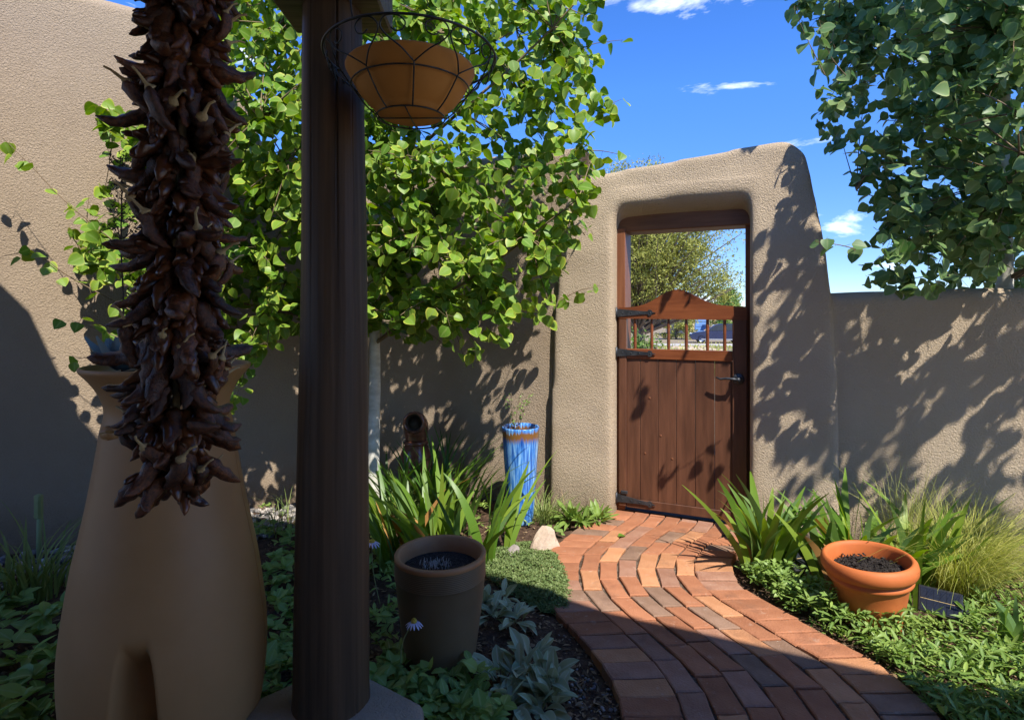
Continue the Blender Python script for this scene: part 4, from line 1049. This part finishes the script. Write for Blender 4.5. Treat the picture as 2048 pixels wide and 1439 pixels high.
# ------------------------------------------------------------------ blade plants
def blade_mesh(name, h, w, lean, mat, r, curl=0.0, seg=9, fold=.18, twist=0.0, tip=2.2, a0=0.0):
    """sword leaf rising from the origin, leaning along +X by lean metres"""
    mb = MB(); vv = []; at = []; cols = (-1, -.5, 0, .5, 1)
    for i in range(seg+1):
        t = i/seg; x = lean*t**1.7; z = h*(t - curl*t**4)
        ww = w*.5*(.62+.38*min(1, t*2.5))*max(.02, (1-t**tip))**.75
        a = a0 + twist*t
        for c in cols:
            vv.append((x + c*ww*math.sin(a), c*ww*math.cos(a), z + abs(c)*ww*fold)); at.append((.5, abs(c), t))
    k = len(cols); ff = [(i*k+j, i*k+j+1, (i+1)*k+j+1, (i+1)*k+j) for i in range(seg) for j in range(k-1)]
    mb.add(vv, ff, attr=at); return mb.mesh(name, mat)
def iris(name, label, base, n, spread, hr, wr, lean, mats, seed, cat='iris', dry=0.08, az=None, part='blade', twist=1.2, shift=0.0):
    r = random.Random(seed); t = thing(name, label, cat, base)
    for i in range(n):
        o = Vector((r.gauss(0, spread[0]*.5), r.gauss(0, spread[1]*.5), 0))
        if i % 5 == 0: fan = o                      # blades come in flat fans
        o = fan + Vector((r.uniform(-.035, .035), r.uniform(-.03, .03), 0))
        h = r.uniform(*hr); a = r.uniform(0, 6.283) if az is None else r.gauss(az[0], az[1])
        # outer blades lean outward
        ov_ = Vector((o.x/(spread[0]+.01) + shift, o.y/(spread[1]+.01)))
        if r.random() < .65 and ov_.length > .15: a = math.atan2(ov_.y, ov_.x) + r.gauss(0, .5)
        mt = M['iris_dry'] if r.random() < dry else mats[r.randrange(len(mats))]
        if mt is M['iris_dry']: h *= .7
        me = blade_mesh(part, h, r.uniform(*wr), r.uniform(*lean)*h, mt, r, curl=r.uniform(0, .22), twist=r.uniform(-twist, twist)*.6, a0=(r.choice((-1.25, 1.25)) if cat == 'iris' and r.random() < .6 else 0.0), fold=.10)
        b = link(part, me, t, (o.x, o.y, -.02), (0, 0, a)); 
    return t
IR = [M['iris'], M['iris'], M['iris_blue']]
iris('iris_plant', 'sunlit yellow-green iris clump growing behind the tall olive-brown planter', G(885, 1125, -.02), 96, (.33, .18), (.34, .64), (.034, .056), (.15, .75), IR, 41, dry=.12)
iris('iris_plant', 'green iris clump with dry tips leaning over the path beside the gate', G(1535, 1142, -.02), 58, (.15, .10), (.30, .55), (.040, .062), (.2, .85), IR, 42, dry=.06)
iris('iris_plant', 'green iris clump between the terracotta pot and the low wall', Vector((1.72, 2.74, -.02)), 90, (.28, .07), (.30, .54), (.040, .062), (.15, .7), IR, 43, dry=.07)
iris('iris_plant', 'pale iris blades at the outer edge of the right bed', Vector((1.98, 2.20, -.02)), 8, (.05, .05), (.18, .26), (.035, .05), (.1, .5), [M['iris_blue']], 44, dry=.0)
iris('daylily', 'dark green strappy daylily clump in dappled shade before the glazed jar', G(850, 1045, -.02), 120, (.40, .18), (.34, .64), (.020, .032), (.3, 1.0), [M['lily']], 45, cat='daylily', dry=.04)
big = blade_mesh('blade', .10, .062, .40, M['iris'], rnd, curl=.3, twist=.5)
bt = thing('iris_plant', 'single broad iris blade sprawling sideways behind the terracotta pot', 'iris', (1.86, 2.60, .10)); link('blade', big, bt, (0, 0, 0), (0, 0, R(12)))
bt2 = thing('iris_plant', 'upright lone iris blade at the right side of the terracotta pot', 'iris', (1.79, 2.52, -.02)); link('blade', blade_mesh('blade', .47, .04, .14, M['iris'], rnd, twist=.8), bt2, (0, 0, 0), (0, 0, R(40)))
bt3 = thing('iris_plant', 'short lime-yellow iris blade bent beside the solar panel', 'iris', (1.725, 2.47, -.02)); link('blade', blade_mesh('blade', .20, .045, -.05, M['iris'], rnd, twist=.3), bt3, (0, 0, 0), (0, 0, R(-75)))

def tuft(name, label, base, n, rad, hr, w, lean, mat, seed, cat='grass', az=None, droop=.35, kind=None):
    r = random.Random(seed); V = []; A = []; F = []; off = 0
    for i in range(n):
        a0 = r.uniform(0, 6.283); o = Vector((math.cos(a0), math.sin(a0), 0))*rad*math.sqrt(r.random())
        a = r.gauss(az[0], az[1]) if az and r.random() < .7 else a0 + r.gauss(0, .6)
        h = r.uniform(*hr); l = h*r.uniform(*lean); d = Vector((math.cos(a), math.sin(a), 0)); sd = Vector((-d.y, d.x, 0))
        tw = r.uniform(-1, 1); sd = (sd + d*tw*.8).normalized(); q = r.random(); sg = 6
        dr = droop*r.uniform(.3, 1.4)
        for k in range(sg+1):
            t = k/sg; p = o + d*(l*t**1.6) + Vector((0, 0, h*(t-dr*t**3))); ww = w*.5*(1-t**1.5)+.0003
            V += [p-sd*ww, p+sd*ww]; A += [(q, 0, t), (q, 1, t)]
        for k in range(sg): F.append((off+2*k, off+2*k+1, off+2*k+3, off+2*k+2))
        off += 2*(sg+1)
    mb = MB(); mb.add(V, F, attr=A); o = mb.build(name, mat, None, base); tag(o, label, cat, kind=kind); return o
tuft('feather_grass', 'fine yellow-green feather grass mound arching against the low wall', (2.10, 2.66, -.03), 1500, .10, (.26, .60), .0026, (.3, 1.15), M['feather'], 51, az=(R(5), .8), droop=.45)
tuft('feather_grass', 'thin upright grass seed plumes behind the iris by the low wall', (1.93, 2.80, -.03), 130, .08, (.45, .68), .0018, (.1, .5), M['feather'], 52, az=(R(20), .7), droop=.2)
tuft('grass_clump', 'shaded broad-bladed grass clump by the green stake', G(55, 1190, -.03), 120, .16, (.24, .46), .012, (.3, .9), M['grass'], 53, droop=.4)
tuft('grass_clump', 'small grass tuft at the foot of the blue vase', G(1085, 1040, -.03), 190, .10, (.10, .24), .005, (.3, 1.2), M['grass'], 54, droop=.4)
tuft('grass_clump', 'loose grass around the pale aspen trunk', G(775, 1040, -.03), 150, .16, (.14, .34), .005, (.3, 1.0), M['grass'], 55, droop=.35)
tuft('grass_clump', 'thin wispy grass near the pebbles under the courtyard wall', G(560, 1060, -.03), 60, .15, (.10, .28), .004, (.3, 1.0), M['grass'], 56, droop=.3)

# rosette plants with separate leaves
def rosette(name, label, base, n, rad, size, tpl, mat, seed, cat, up=(.1, .9), part='leaf', clusters=None, sx=1.0):
    r = random.Random(seed); t = thing(name, label, cat, base); ms = [template_mesh(part, q, mat, .5) for q in tpl]
    cs = clusters or [Vector((0, 0, 0))]
    for i in range(n):
        c = cs[i % len(cs)]; a = r.uniform(0, 6.283); e = r.uniform(*up)
        d = Vector((math.cos(a)*math.cos(e), math.sin(a)*math.cos(e), math.sin(e)))
        o = c + Vector((math.cos(a), math.sin(a), 0))*rad*r.random() + Vector((0, 0, .01+.03*r.random()))
        lo = link(part, ms[r.randrange(len(ms))], t); s = r.uniform(*size); lo.matrix_local = mat4(o, d, Vector((0, 0, 1)) + rv(r)*.35, s)
    return t
T_LAMB = [leaf_template(.36, p_spat, 8, f_, d_, cols=(-1, -.86, -.45, 0, .45, .86, 1)) for f_, d_ in ((.22, .22), (.35, .4), (.12, .05))]
def cl(px_list, base): return [G(x, y, -.02)-base for x, y in px_list]
b1 = G(1000, 1245, -.02); rosette('lambs_ear', 'woolly silver-green lamb’s ear right behind the tall planter'.replace('’', ''), b1, 64, .035, (.07, .115), T_LAMB, M['lamb'], 61, 'plant', (.1, 1.15), clusters=cl([(985, 1240), (1030, 1250), (1000, 1210), (965, 1215)], b1))
b2 = G(1055, 1390, -.02); rosette('lambs_ear', 'large woolly silver lambs ear spreading over bare soil by the path edge', b2, 130, .04, (.07, .125), T_LAMB, M['lamb'], 62, 'plant', (.1, 1.2), clusters=cl([(1020, 1420), (1080, 1425), (1040, 1370), (1090, 1375), (1000, 1375), (1060, 1340), (1110, 1410)], b2))
b3 = G(1180, 1048, -.02); rosette('leafy_weed', 'leafy green weed rosette at the foot of the gateway', b3, 110, .04, (.06, .13), T_LANCE, M['cover_narrow'], 63, 'plant', (.15, 1.3), clusters=cl([(1165, 1050), (1195, 1045), (1140, 1045)], b3))
wd = tuft('flower_stalk', 'thin brown flower stalks standing against the gateway base', G(1160, 1030, -.02), 9, .12, (.16, .30), .006, (.1, .5), M['litter'], 64, cat='dried plant', droop=.05)
b4 = G(1110, 1068, -.02); rosette('seedling', 'small broad-leaved seedling beside the pale buff rock', b4, 9, .03, (.05, .08), T_OVATE, M['cover'], 65, 'plant', (.1, .7))
b5 = G(1135, 1005, -.02); rosette('leafy_weed', 'lanky leafy weed climbing beside the blue vase', b5 , 46, .06, (.04, .07), T_OVATE, M['cover'], 66, 'plant', (.2, 1.3), clusters=[Vector((0, 0, z_)) for z_ in (0, .05, .1, .15, .2)])

# daisies
def daisy(label, base, top, rad, seed):
    r = random.Random(seed); t = thing('daisy', label, 'flower', base); tv = Vector(top)-Vector(base)
    mb = MB(); mb.tube(catmull3([Vector((0, 0, 0)), tv*.5+Vector((-.012, 0, .01)), tv], 5), .0018, 6); mb.build('stem', M['green_plastic'], t)
    mb = MB(); mb.lathe([(rad*.38, -.002), (rad*.36, .006), (rad*.2, .012), (.0005, .0135)], 16); mb.build('disc', M['yellow'], t, tv)
    pmsh = template_mesh('petal', leaf_template(.30, lambda q: max(.25, math.sin(math.pi*(.12+.84*q))**.5), 5, .1, .38), M['petal'], .5)
    for k in range(14):
        a = 2*math.pi*k/14 + r.uniform(-.1, .1); d = Vector((math.cos(a), math.sin(a), r.uniform(-.45, -.15)))
        lo = link('petal', pmsh, t); lo.matrix_local = mat4(tv+Vector((math.cos(a), math.sin(a), 0))*rad*.3, d, (0, 0, 1), rad*r.uniform(.8, 1.0))
daisy('pale lilac daisy drooping in front of the tall olive planter', P(800, 1325, 1.95), P(828, 1243, 1.93), .027, 1)
daisy('white daisy beside the log post below the iris clump', P(760, 1170, 2.45)+Vector((0, 0, -.08)), P(744, 1083, 2.45), .032, 2)

# ------------------------------------------------------------------ ground covers, mulch, pebbles (uncountable)
def cover(name, label, poly, n, size, tpls, mat, seed, h=(.01, .07), stems=3, clump=None, up=.6, zb=-.03):
    r = random.Random(seed); its = []
    while len(its) < n:
        (x, y), = polysample(poly, 1, r); c = G(x, y, zb)
        if on_path(c.x, c.y) and r.random() < .93: continue
        dh = noise.noise(Vector((c.x*5, c.y*5, seed)))
        c.z = zb + r.uniform(*h)*(1+.9*dh)
        k = r.randint(3, 7); a0 = r.uniform(0, 6.283); q = min(1, max(0, r.gauss(.5, .25)))
        for j in range(k):
            a = a0 + j*6.283/k + r.uniform(-.3, .3); e = r.uniform(-.1, up+.3)
            d = Vector((math.cos(a)*math.cos(e), math.sin(a)*math.cos(e), math.sin(e)))
            its.append((tpls[r.randrange(len(tpls))], c + d*.006 + Vector((0, 0, j*.003)), d, Vector((0, 0, 1))+rv(r)*.5, r.uniform(*size), min(1, max(0, q+r.uniform(-.2, .2)))))
    o = link(name, scatter_mesh(name, its, mat)); tag(o, label, 'ground cover', kind='stuff'); return o
cover('ground_cover', 'bright narrow-leaved ground cover along the right edge of the brick path', [(1480, 1135), (1560, 1150), (1620, 1185), (1680, 1225), (1760, 1250), (1850, 1262), (1930, 1235), (2048, 1200), (2400, 1200), (2500, 1439), (2300, 1500), (1890, 1500), (1820, 1375), (1720, 1305), (1620, 1255), (1540, 1205), (1490, 1165)], 8200, (.026, .058), T_LANCE, M['cover_narrow'], 71, (.0, .085))
cover('ground_cover', 'round-leaved bright ground cover around the terracotta pot', [(1480, 1135), (1600, 1170), (1700, 1230), (1840, 1250), (1800, 1290), (1680, 1275), (1560, 1215), (1490, 1165)], 1100, (.018, .034), T_OVATE, M['cover'], 72, (.01, .10))
cover('ground_cover', 'broad-leaved shaded ground cover left of the resin barrel', [(-250, 1190), (60, 1200), (135, 1230), (150, 1439), (100, 1550), (-300, 1550)], 620, (.045, .085), T_OVATE, M['cover'], 73, (.02, .10))
cover('ground_cover', 'leafy shaded ground cover between the barrel and the log post', [(505, 1060), (600, 1050), (720, 1060), (740, 1200), (620, 1400), (520, 1420), (540, 1250)], 900, (.035, .065), T_OVATE, M['cover'], 74, (.02, .09))
cover('ground_cover', 'lobed columbine-like leaves beside the stucco plinth', [(745, 1318), (830, 1320), (900, 1345), (960, 1380), (1000, 1439), (1020, 1500), (760, 1500), (740, 1400)], 560, (.032, .060), T_LOBED+T_OVATE, M['cover'], 75, (.02, .10))
cover('ground_cover', 'sparse leaves in the mulch between the log post and the tall planter', [(735, 1080), (800, 1100), (800, 1310), (735, 1320)], 260, (.025, .05), T_OVATE+T_LANCE, M['cover'], 76, (.01, .08))
cover('ground_cover', 'low grey-green weeds under the feather grass', [(1860, 1150), (2060, 1120), (2300, 1150), (2300, 1230), (2040, 1215), (1930, 1240)], 900, (.025, .05), T_LANCE, M['cover_narrow'], 77, (.01, .07))
cover('ground_cover', 'small weeds along the foot of the courtyard wall', [(520, 1030), (600, 1025), (760, 1010), (1000, 1005), (1080, 1030), (1040, 1070), (760, 1075), (520, 1070)], 700, (.02, .045), T_LANCE+T_OVATE, M['cover_narrow'], 78, (.01, .08))
# thyme mat: low cushion of tiny leaves
thp = [(955, 1128), (985, 1100), (1030, 1086), (1062, 1084), (1112, 1103), (1138, 1150), (1152, 1195), (1140, 1232), (1088, 1226), (1040, 1198), (985, 1165)]
r6 = random.Random(6); its = []
def edge_d(x, y):
    d = 1e9
    for i in range(len(thp)):
        a, b = Vector(thp[i]), Vector(thp[(i+1) % len(thp)]); ab = b-a; t = max(0, min(1, (Vector((x, y))-a).dot(ab)/ab.length_squared)); d = min(d, (Vector((x, y))-a-ab*t).length)
    return d
for (x, y) in polysample(thp, 5200, r6):
    c = G(x, y, -.02); e = min(1, edge_d(x, y)/22); hgt = .035*e**.6*(1+.5*noise.noise(Vector((c.x*14, c.y*14, 1))))
    c.z = -.02 + hgt*r6.uniform(.55, 1.05); q = min(1, max(0, r6.gauss(.5, .25)))
    for j in range(5):
        d = rv(r6); d.z = abs(d.z)*.9; its.append((T_TINY[0], c, d, Vector((0, 0, 1))+rv(r6)*.8, r6.uniform(.008, .015), q))
th = link('creeping_thyme', scatter_mesh('creeping_thyme', its, M['thyme'])); tag(th, 'dense mat of creeping thyme spilling onto the brick path', 'ground cover', kind='stuff')
# mulch chips and dry leaves on the soil
r7 = random.Random(7); its = []
for (poly, n) in (([(530, 1020), (1100, 1030), (1130, 1090), (1160, 1240), (1245, 1440), (1240, 1520), (520, 1520)], 5200), ([(1440, 1090), (2300, 1120), (2300, 1500), (1860, 1450), (1500, 1180)], 3200), ([(-200, 1080), (140, 1080), (160, 1520), (-200, 1520)], 900)):
    for (x, y) in polysample(poly, n, r7):
        c = G(x, y, -.03)
        if on_path(c.x, c.y) and r7.random() < .985: continue
        c.z = (soil_z(c.x, c.y) if not on_path(c.x, c.y) else .002) + .004
        a = r7.uniform(0, 6.283); d = Vector((math.cos(a), math.sin(a), r7.uniform(-.15, .3)))
        its.append(((T_LANCE+T_TINY)[r7.randrange(4)], c, d, Vector((0, 0, 1))+rv(r7)*.5, r7.uniform(.010, .040), r7.random()**1.6))
lt = link('mulch', scatter_mesh('mulch', its, M['litter'])); tag(lt, 'brown bark mulch and dry leaf litter on the beds', 'mulch', kind='stuff')
# pebble strip along the courtyard wall
M['pebble'] = leafmat('pebble', (0.10, 0.095, 0.095), (0.62, 0.55, 0.48), trans=0.0, rough=0.6)
ico = bmesh.new(); bmesh.ops.create_icosphere(ico, subdivisions=1, radius=.5); iv = np.array([v.co[:] for v in ico.verts]); iv[:, 2] *= .6; iv[:, 0] *= .75
if_ = [tuple(v.index for v in f.verts) for f in ico.faces]; ico.free(); T_PEB = (iv, if_, np.zeros((len(iv), 2)))
its = []; r8 = random.Random(88)
for k in range(1500):
    s_ = r8.uniform(-2.6, -.2); d0 = r8.uniform(.03, .55); q = corner + LD*s_ + LN*d0
    c = Vector((q.x, q.y, soil_z(q.x, q.y)+.006)); a = r8.uniform(0, 6.283)
    its.append((T_PEB, c, (math.cos(a), math.sin(a), .1), (0, 0, 1), r8.uniform(.025, .06), r8.random()**2.2))
for k in range(60):
    (x, y), = polysample([(1130, 1240), (1190, 1310), (1230, 1400), (1235, 1439), (1140, 1439), (1110, 1260)], 1, r8); c = G(x, y, -.03); c.z = soil_z(c.x, c.y)+.003
    a = r8.uniform(0, 6.283); its.append((T_PEB, c, (math.cos(a), math.sin(a), .1), (0, 0, 1), r8.uniform(.008, .022), r8.random()*.5))
pb = link('pebbles', scatter_mesh('pebbles', its, M['pebble'])); tag(pb, 'grey and white river pebbles along the courtyard wall', 'pebbles', kind='stuff')
# fallen yellow leaf on the path
fo = template_mesh('fallen_leaf', T_OVATE[1], M['iris'], .9); fl_ = link('fallen_leaf', fo); fl_.matrix_world = mat4(G(1236, 1072, .008), (1, .4, .15), (0, -.2, 1), .055); tag(fl_, 'crumpled pale yellow leaf lying on the bricks near the gate', 'leaf')

# ------------------------------------------------------------------ beyond the gate
T_SPRIG = leaf_template(.36, p_ovate, 2, .25, .15, cols=(-1, 1))
def juniper(name, label, base, h, rx, ry, n, seed, mat, size=.10, cat='tree', zlo=.0, nt=70):
    r = random.Random(seed); t = thing(name, label, cat, base); B = Vector(base)
    mb = MB(); tip = []
    for k in range(nt):
        a = r.uniform(0, 6.283); zz = zlo + (h-zlo)*r.random()**.8; prof_ = math.sin(math.pi*min(1, .18+.80*zz/h))**.7
        rr = (.55+.45*r.random())*prof_*(1+.3*noise.noise(Vector((a*1.5, zz*1.1, seed))))
        e = Vector((math.cos(a)*rx*rr, math.sin(a)*ry*rr, zz)); s0 = Vector((0, 0, max(.1, zz*.55)))
        mid = s0.lerp(e, .5) + rv(r)*.15
        mb.tube([s0, mid, e], [.03*h/4, .018*h/4, .006], 5, cap=False); tip.append((s0.lerp(e, .45), e))
    mb.build('branches', M['juniper_bark'], t)
    tk = MB(); tk.tube([(0, 0, -.2), (.03, 0, h*.25), (-.02, .02, h*.55), (0, 0, h*.8)], [.13*h/4, .11*h/4, .07*h/4, .03*h/4], 9); tk.build('trunk', M['juniper_bark'], t)
    its = []
    per = n//nt
    for (s0, e) in tip:
        for j in range(per):
            p = s0.lerp(e, r.random()**.5) + rv(r)*r.random()**.45*.36*h/4.5
            if noise.noise(p*(9.5/h)*1.9 + Vector((seed*3, 0, 0))) < -.10: continue
            d = (p - Vector((0, 0, h*.45))).normalized()*.5 + rv(r)*1.0 + Vector((0, 0, .25))
            its.append((T_SPRIG, p, d, S*.6 + rv(r), size*r.uniform(.5, 1.3), min(1, max(0, r.gauss(.5, .26)))))
    tag(link('foliage', scatter_mesh('foliage', its, mat), t), kind='stuff'); return t
def gz(x, y): return field_z(x, y)-.02
def at(px, d): return (px-1024)/FPX*d
juniper('juniper_tree', 'large olive juniper seen through the gate opening', (at(1275, 11.0), 11.0, gz(2, 11)), 4.35, 2.15, 1.6, 170000, 1, M['juniper'], .058, nt=330, zlo=2.05)
juniper('juniper_tree', 'small round green tree far behind the gate crest', (at(1456, 58), 58, -1.05), 5.15, 2.0, 1.8, 9000, 2, M['bush'], .26, nt=70)
juniper('shrub', 'bright leafy shrub low behind the gate spindles', (at(1284, 7.2), 7.2, gz(1.6, 7.2)), 1.25, .42, .4, 3600, 3, M['bush'], .065, 'shrub', nt=40)
juniper('juniper_tree', 'grey-green distant juniper behind the parked car', (at(1352, 54), 54, gz(15, 54)), 3.4, 2.0, 1.8, 5000, 4, M['juniper'], .28, nt=60)
juniper('juniper_tree', 'distant juniper on the rise behind the timber house', (at(1440, 84), 84, -1.1), 5.0, 4.5, 2.6, 6000, 5, M['juniper'], .45, nt=60)
juniper('juniper_tree', 'far juniper whose tip just clears the gateway top', (at(1200, 24), 24, gz(4, 24)), 7.5, 2.2, 2.0, 9000, 6, M['juniper'], .22, nt=90)
juniper('juniper_tree', 'far dark juniper beyond the courtyard wall', (at(1120, 30), 30, gz(3, 30)), 7.6, 2.6, 2.2, 8000, 7, M['juniper'], .26, nt=80)
# rubble bank by the road and dry grass
for k in range(26):
    x = at(rnd.uniform(1372, 1432), 33); y = rnd.uniform(31, 36)
    rr_ = rnd.uniform(.12, .32)
    rock('boulder', 'pale broken boulder in the rubble bank beside the gravel road', (x, y, field_z(x, y)+.03), (rr_, rr_*.8, rr_*.6), M['rock'], rnd.uniform(0, 50), rnd.uniform(0, 3))['group'] = 'boulders in the rubble bank'
tufts = []; r9 = random.Random(19)
for k in range(2600):
    y = r9.uniform(14, 47); x = at(r9.uniform(1250, 1480), y)
    if 39 < y < 45.2: continue
    c = Vector((x, y, field_z(x, y)))
    tufts.append((T_LANCE[0], c, Vector((r9.uniform(-.5, .5), r9.uniform(-.5, .5), 1)), rv(r9), r9.uniform(.08, .24), r9.random()))
tag(link('dry_grass', scatter_mesh('dry_grass', tufts, M['feather'])), 'dry yellow meadow grass outside the gate', 'grass', kind='stuff')

# parked car (dark blue crossover, nose to the left)
M['paint'] = pm('car_paint', (0.012, 0.022, 0.075), (0.014, 0.026, 0.085), scale=3, rough=0.22, spec=0.6, coat=1.0, metal=0.3)
M['glass'] = pm('car_glass', (0.02, 0.03, 0.045), (0.025, 0.04, 0.06), scale=3, rough=0.06, spec=0.8)
M['tyre'] = pm('tyre', (0.015, 0.015, 0.016), (0.025, 0.025, 0.026), scale=20, rough=0.85)
M['rim'] = pm('rim', (0.35, 0.36, 0.38), (0.42, 0.43, 0.45), scale=20, rough=0.35, metal=0.8)
M['lamp'] = pm('headlight', (0.6, 0.65, 0.7), (0.7, 0.75, 0.8), scale=10, rough=0.1, spec=0.8)
M['trim'] = pm('grey_trim', (0.28, 0.29, 0.30), (0.34, 0.35, 0.36), scale=10, rough=0.5)
cx0, cy0 = at(1379, 47.6), 47.6
car = thing('parked_car', 'dark blue crossover car parked beyond the gravel road', 'car', (cx0, cy0, field_z(cx0+2, cy0)-.02), R(-14))
# lower body: side outline lofted across the width
low = [(0.02, .42), (0.0, .62), (.06, .78), (.35, .90), (1.05, 1.00), (1.35, 1.02), (4.3, 1.04), (4.55, .95), (4.6, .6), (4.55, .38), (3.95, .30), (.75, .28), (.2, .30)]
def loft(outline, hw, inset, name, mat):
    mb = MB(); n = len(outline); cx_ = sum(p[0] for p in outline)/n; cz_ = sum(p[1] for p in outline)/n; vv = []
    for (w, s_) in ((-hw, 1-inset), (-hw*.86, 1.0), (hw*.86, 1.0), (hw, 1-inset)):
        for (x, z_) in outline: vv.append((cx_+(x-cx_)*s_, w, cz_+(z_-cz_)*s_))
    ff = [tuple(range(n)), tuple(range(4*n-1, 3*n-1, -1))] + [(r_*n+i, (r_+1)*n+i, (r_+1)*n+(i+1) % n, r_*n+(i+1) % n) for r_ in range(3) for i in range(n)]
    mb.add(vv, ff, smooth=False); return mb.build(name, mat, car)
loft(low, .91, .03, 'body', M['paint'])
loft([(1.15, .98), (1.95, 1.52), (2.3, 1.60), (3.5, 1.60), (4.15, 1.48), (4.5, 1.0)], .74, .05, 'roof', M['paint'])
mb = MB(); mb.prism([(1.42, 1.04), (2.05, 1.49), (2.55, 1.535), (2.55, 1.05)], -.765, -.705); mb.build('side_window', M['glass'], car)
mb = MB(); mb.prism([(2.63, 1.05), (2.63, 1.54), (3.45, 1.535), (3.6, 1.06)], -.765, -.705); mb.build('side_window', M['glass'], car)
mb = MB(); mb.add([(1.16, -.62, 1.03), (1.16, .62, 1.03), (1.90, .56, 1.515), (1.90, -.56, 1.515)], [(0, 1, 2, 3)], smooth=False); mb.build('windscreen', M['glass'], car)
mb = MB(); mb.box((.05, -.80, .70), (.42, -.42, .83), bev=.04); mb.build('headlight', M['lamp'], car)
mb = MB(); mb.box((.05, .42, .70), (.42, .80, .83), bev=.04); mb.build('headlight', M['lamp'], car)
mb = MB(); mb.box((-.02, -.4, .48), (.10, .4, .72), bev=.02); mb.build('grille', M['black'], car)
mb = MB(); mb.box((1.30, -1.06, .99), (1.46, -.88, 1.10), bev=.03); mb.build('mirror', M['paint'], car)
mb = MB(); mb.box((.85, -.925, .27), (3.8, -.86, .37), bev=.02); mb.build('sill', M['trim'], car)
for wx in (.88, 3.62):
    for sd in (-.80, .80):
        w_o = MB().lathe([(.20, -.11), (.31, -.11), (.345, -.07), (.345, .07), (.31, .11), (.20, .11)], 28).build('wheel', M['tyre'], car, (wx, sd, .345), (R(90), 0, 0))
        rm_ = MB(); rm_.lathe([(.0, .095), (.06, .10), (.2, .085), (.215, .11)], 20); rm_.lathe([(.0, -.095), (.06, -.10), (.2, -.085), (.215, -.11)], 20); rm_.build('rim', M['rim'], w_o)
# timber house behind the car
M['house_wall'] = pm('house_wall', (0.50, 0.40, 0.27), (0.58, 0.47, 0.33), scale=2, rough=0.9)
M['garage'] = pm('garage_blue', (0.10, 0.22, 0.48), (0.14, 0.28, 0.56), scale=2, rough=0.6)
M['timber'] = pm('honey_timber', (0.45, 0.25, 0.09), (0.55, 0.33, 0.14), scale=4, rough=0.7)
hx0 = at(1372, 62); hs_ = thing('house', 'low buff house with blue garage door and honey timber portal', 'house', (hx0, 62, -1.06))
mb = MB(); mb.box((0, 0, 0), (13, 8, 2.75), bev=.12); mb.build('wall', M['house_wall'], hs_)
mb = MB(); mb.box((-.15, -.15, 2.752), (13.15, 8.1, 3.0), bev=.1); mb.build('parapet', M['house_wall'], hs_)
gd = MB(); gd.box((.95, -.06, .02), (2.30, .0, 2.1)); gdo = gd.build('garage_door', M['garage'], hs_)
for k in range(4): m2 = MB(); m2.box((1.0, -.10, .10+k*.5), (2.25, -.06, .54+k*.5), bev=.02); m2.build('panel', M['garage'], gdo)
for x_ in (2.55, 5.2, 8.0): m2 = MB(); m2.tube([(x_, -1.2, 0), (x_, -1.2, 2.35)], .17, 12); m2.build('timber_post', M['timber'], hs_)
m2 = MB(); m2.box((2.2, -1.4, 2.351), (8.4, -1.0, 2.65), bev=.03); m2.build('timber_beam', M['timber'], hs_)
for x_ in (3.4, 6.2): m2 = MB(); m2.box((x_, -.05, .9), (x_+1.1, .01, 2.0)); w2 = m2.build('window', M['glass'], hs_); m3 = MB(); m3.box((x_-.08, -.09, .82), (x_+1.18, -.05, .90)); m3.build('sill', M['timber'], w2)
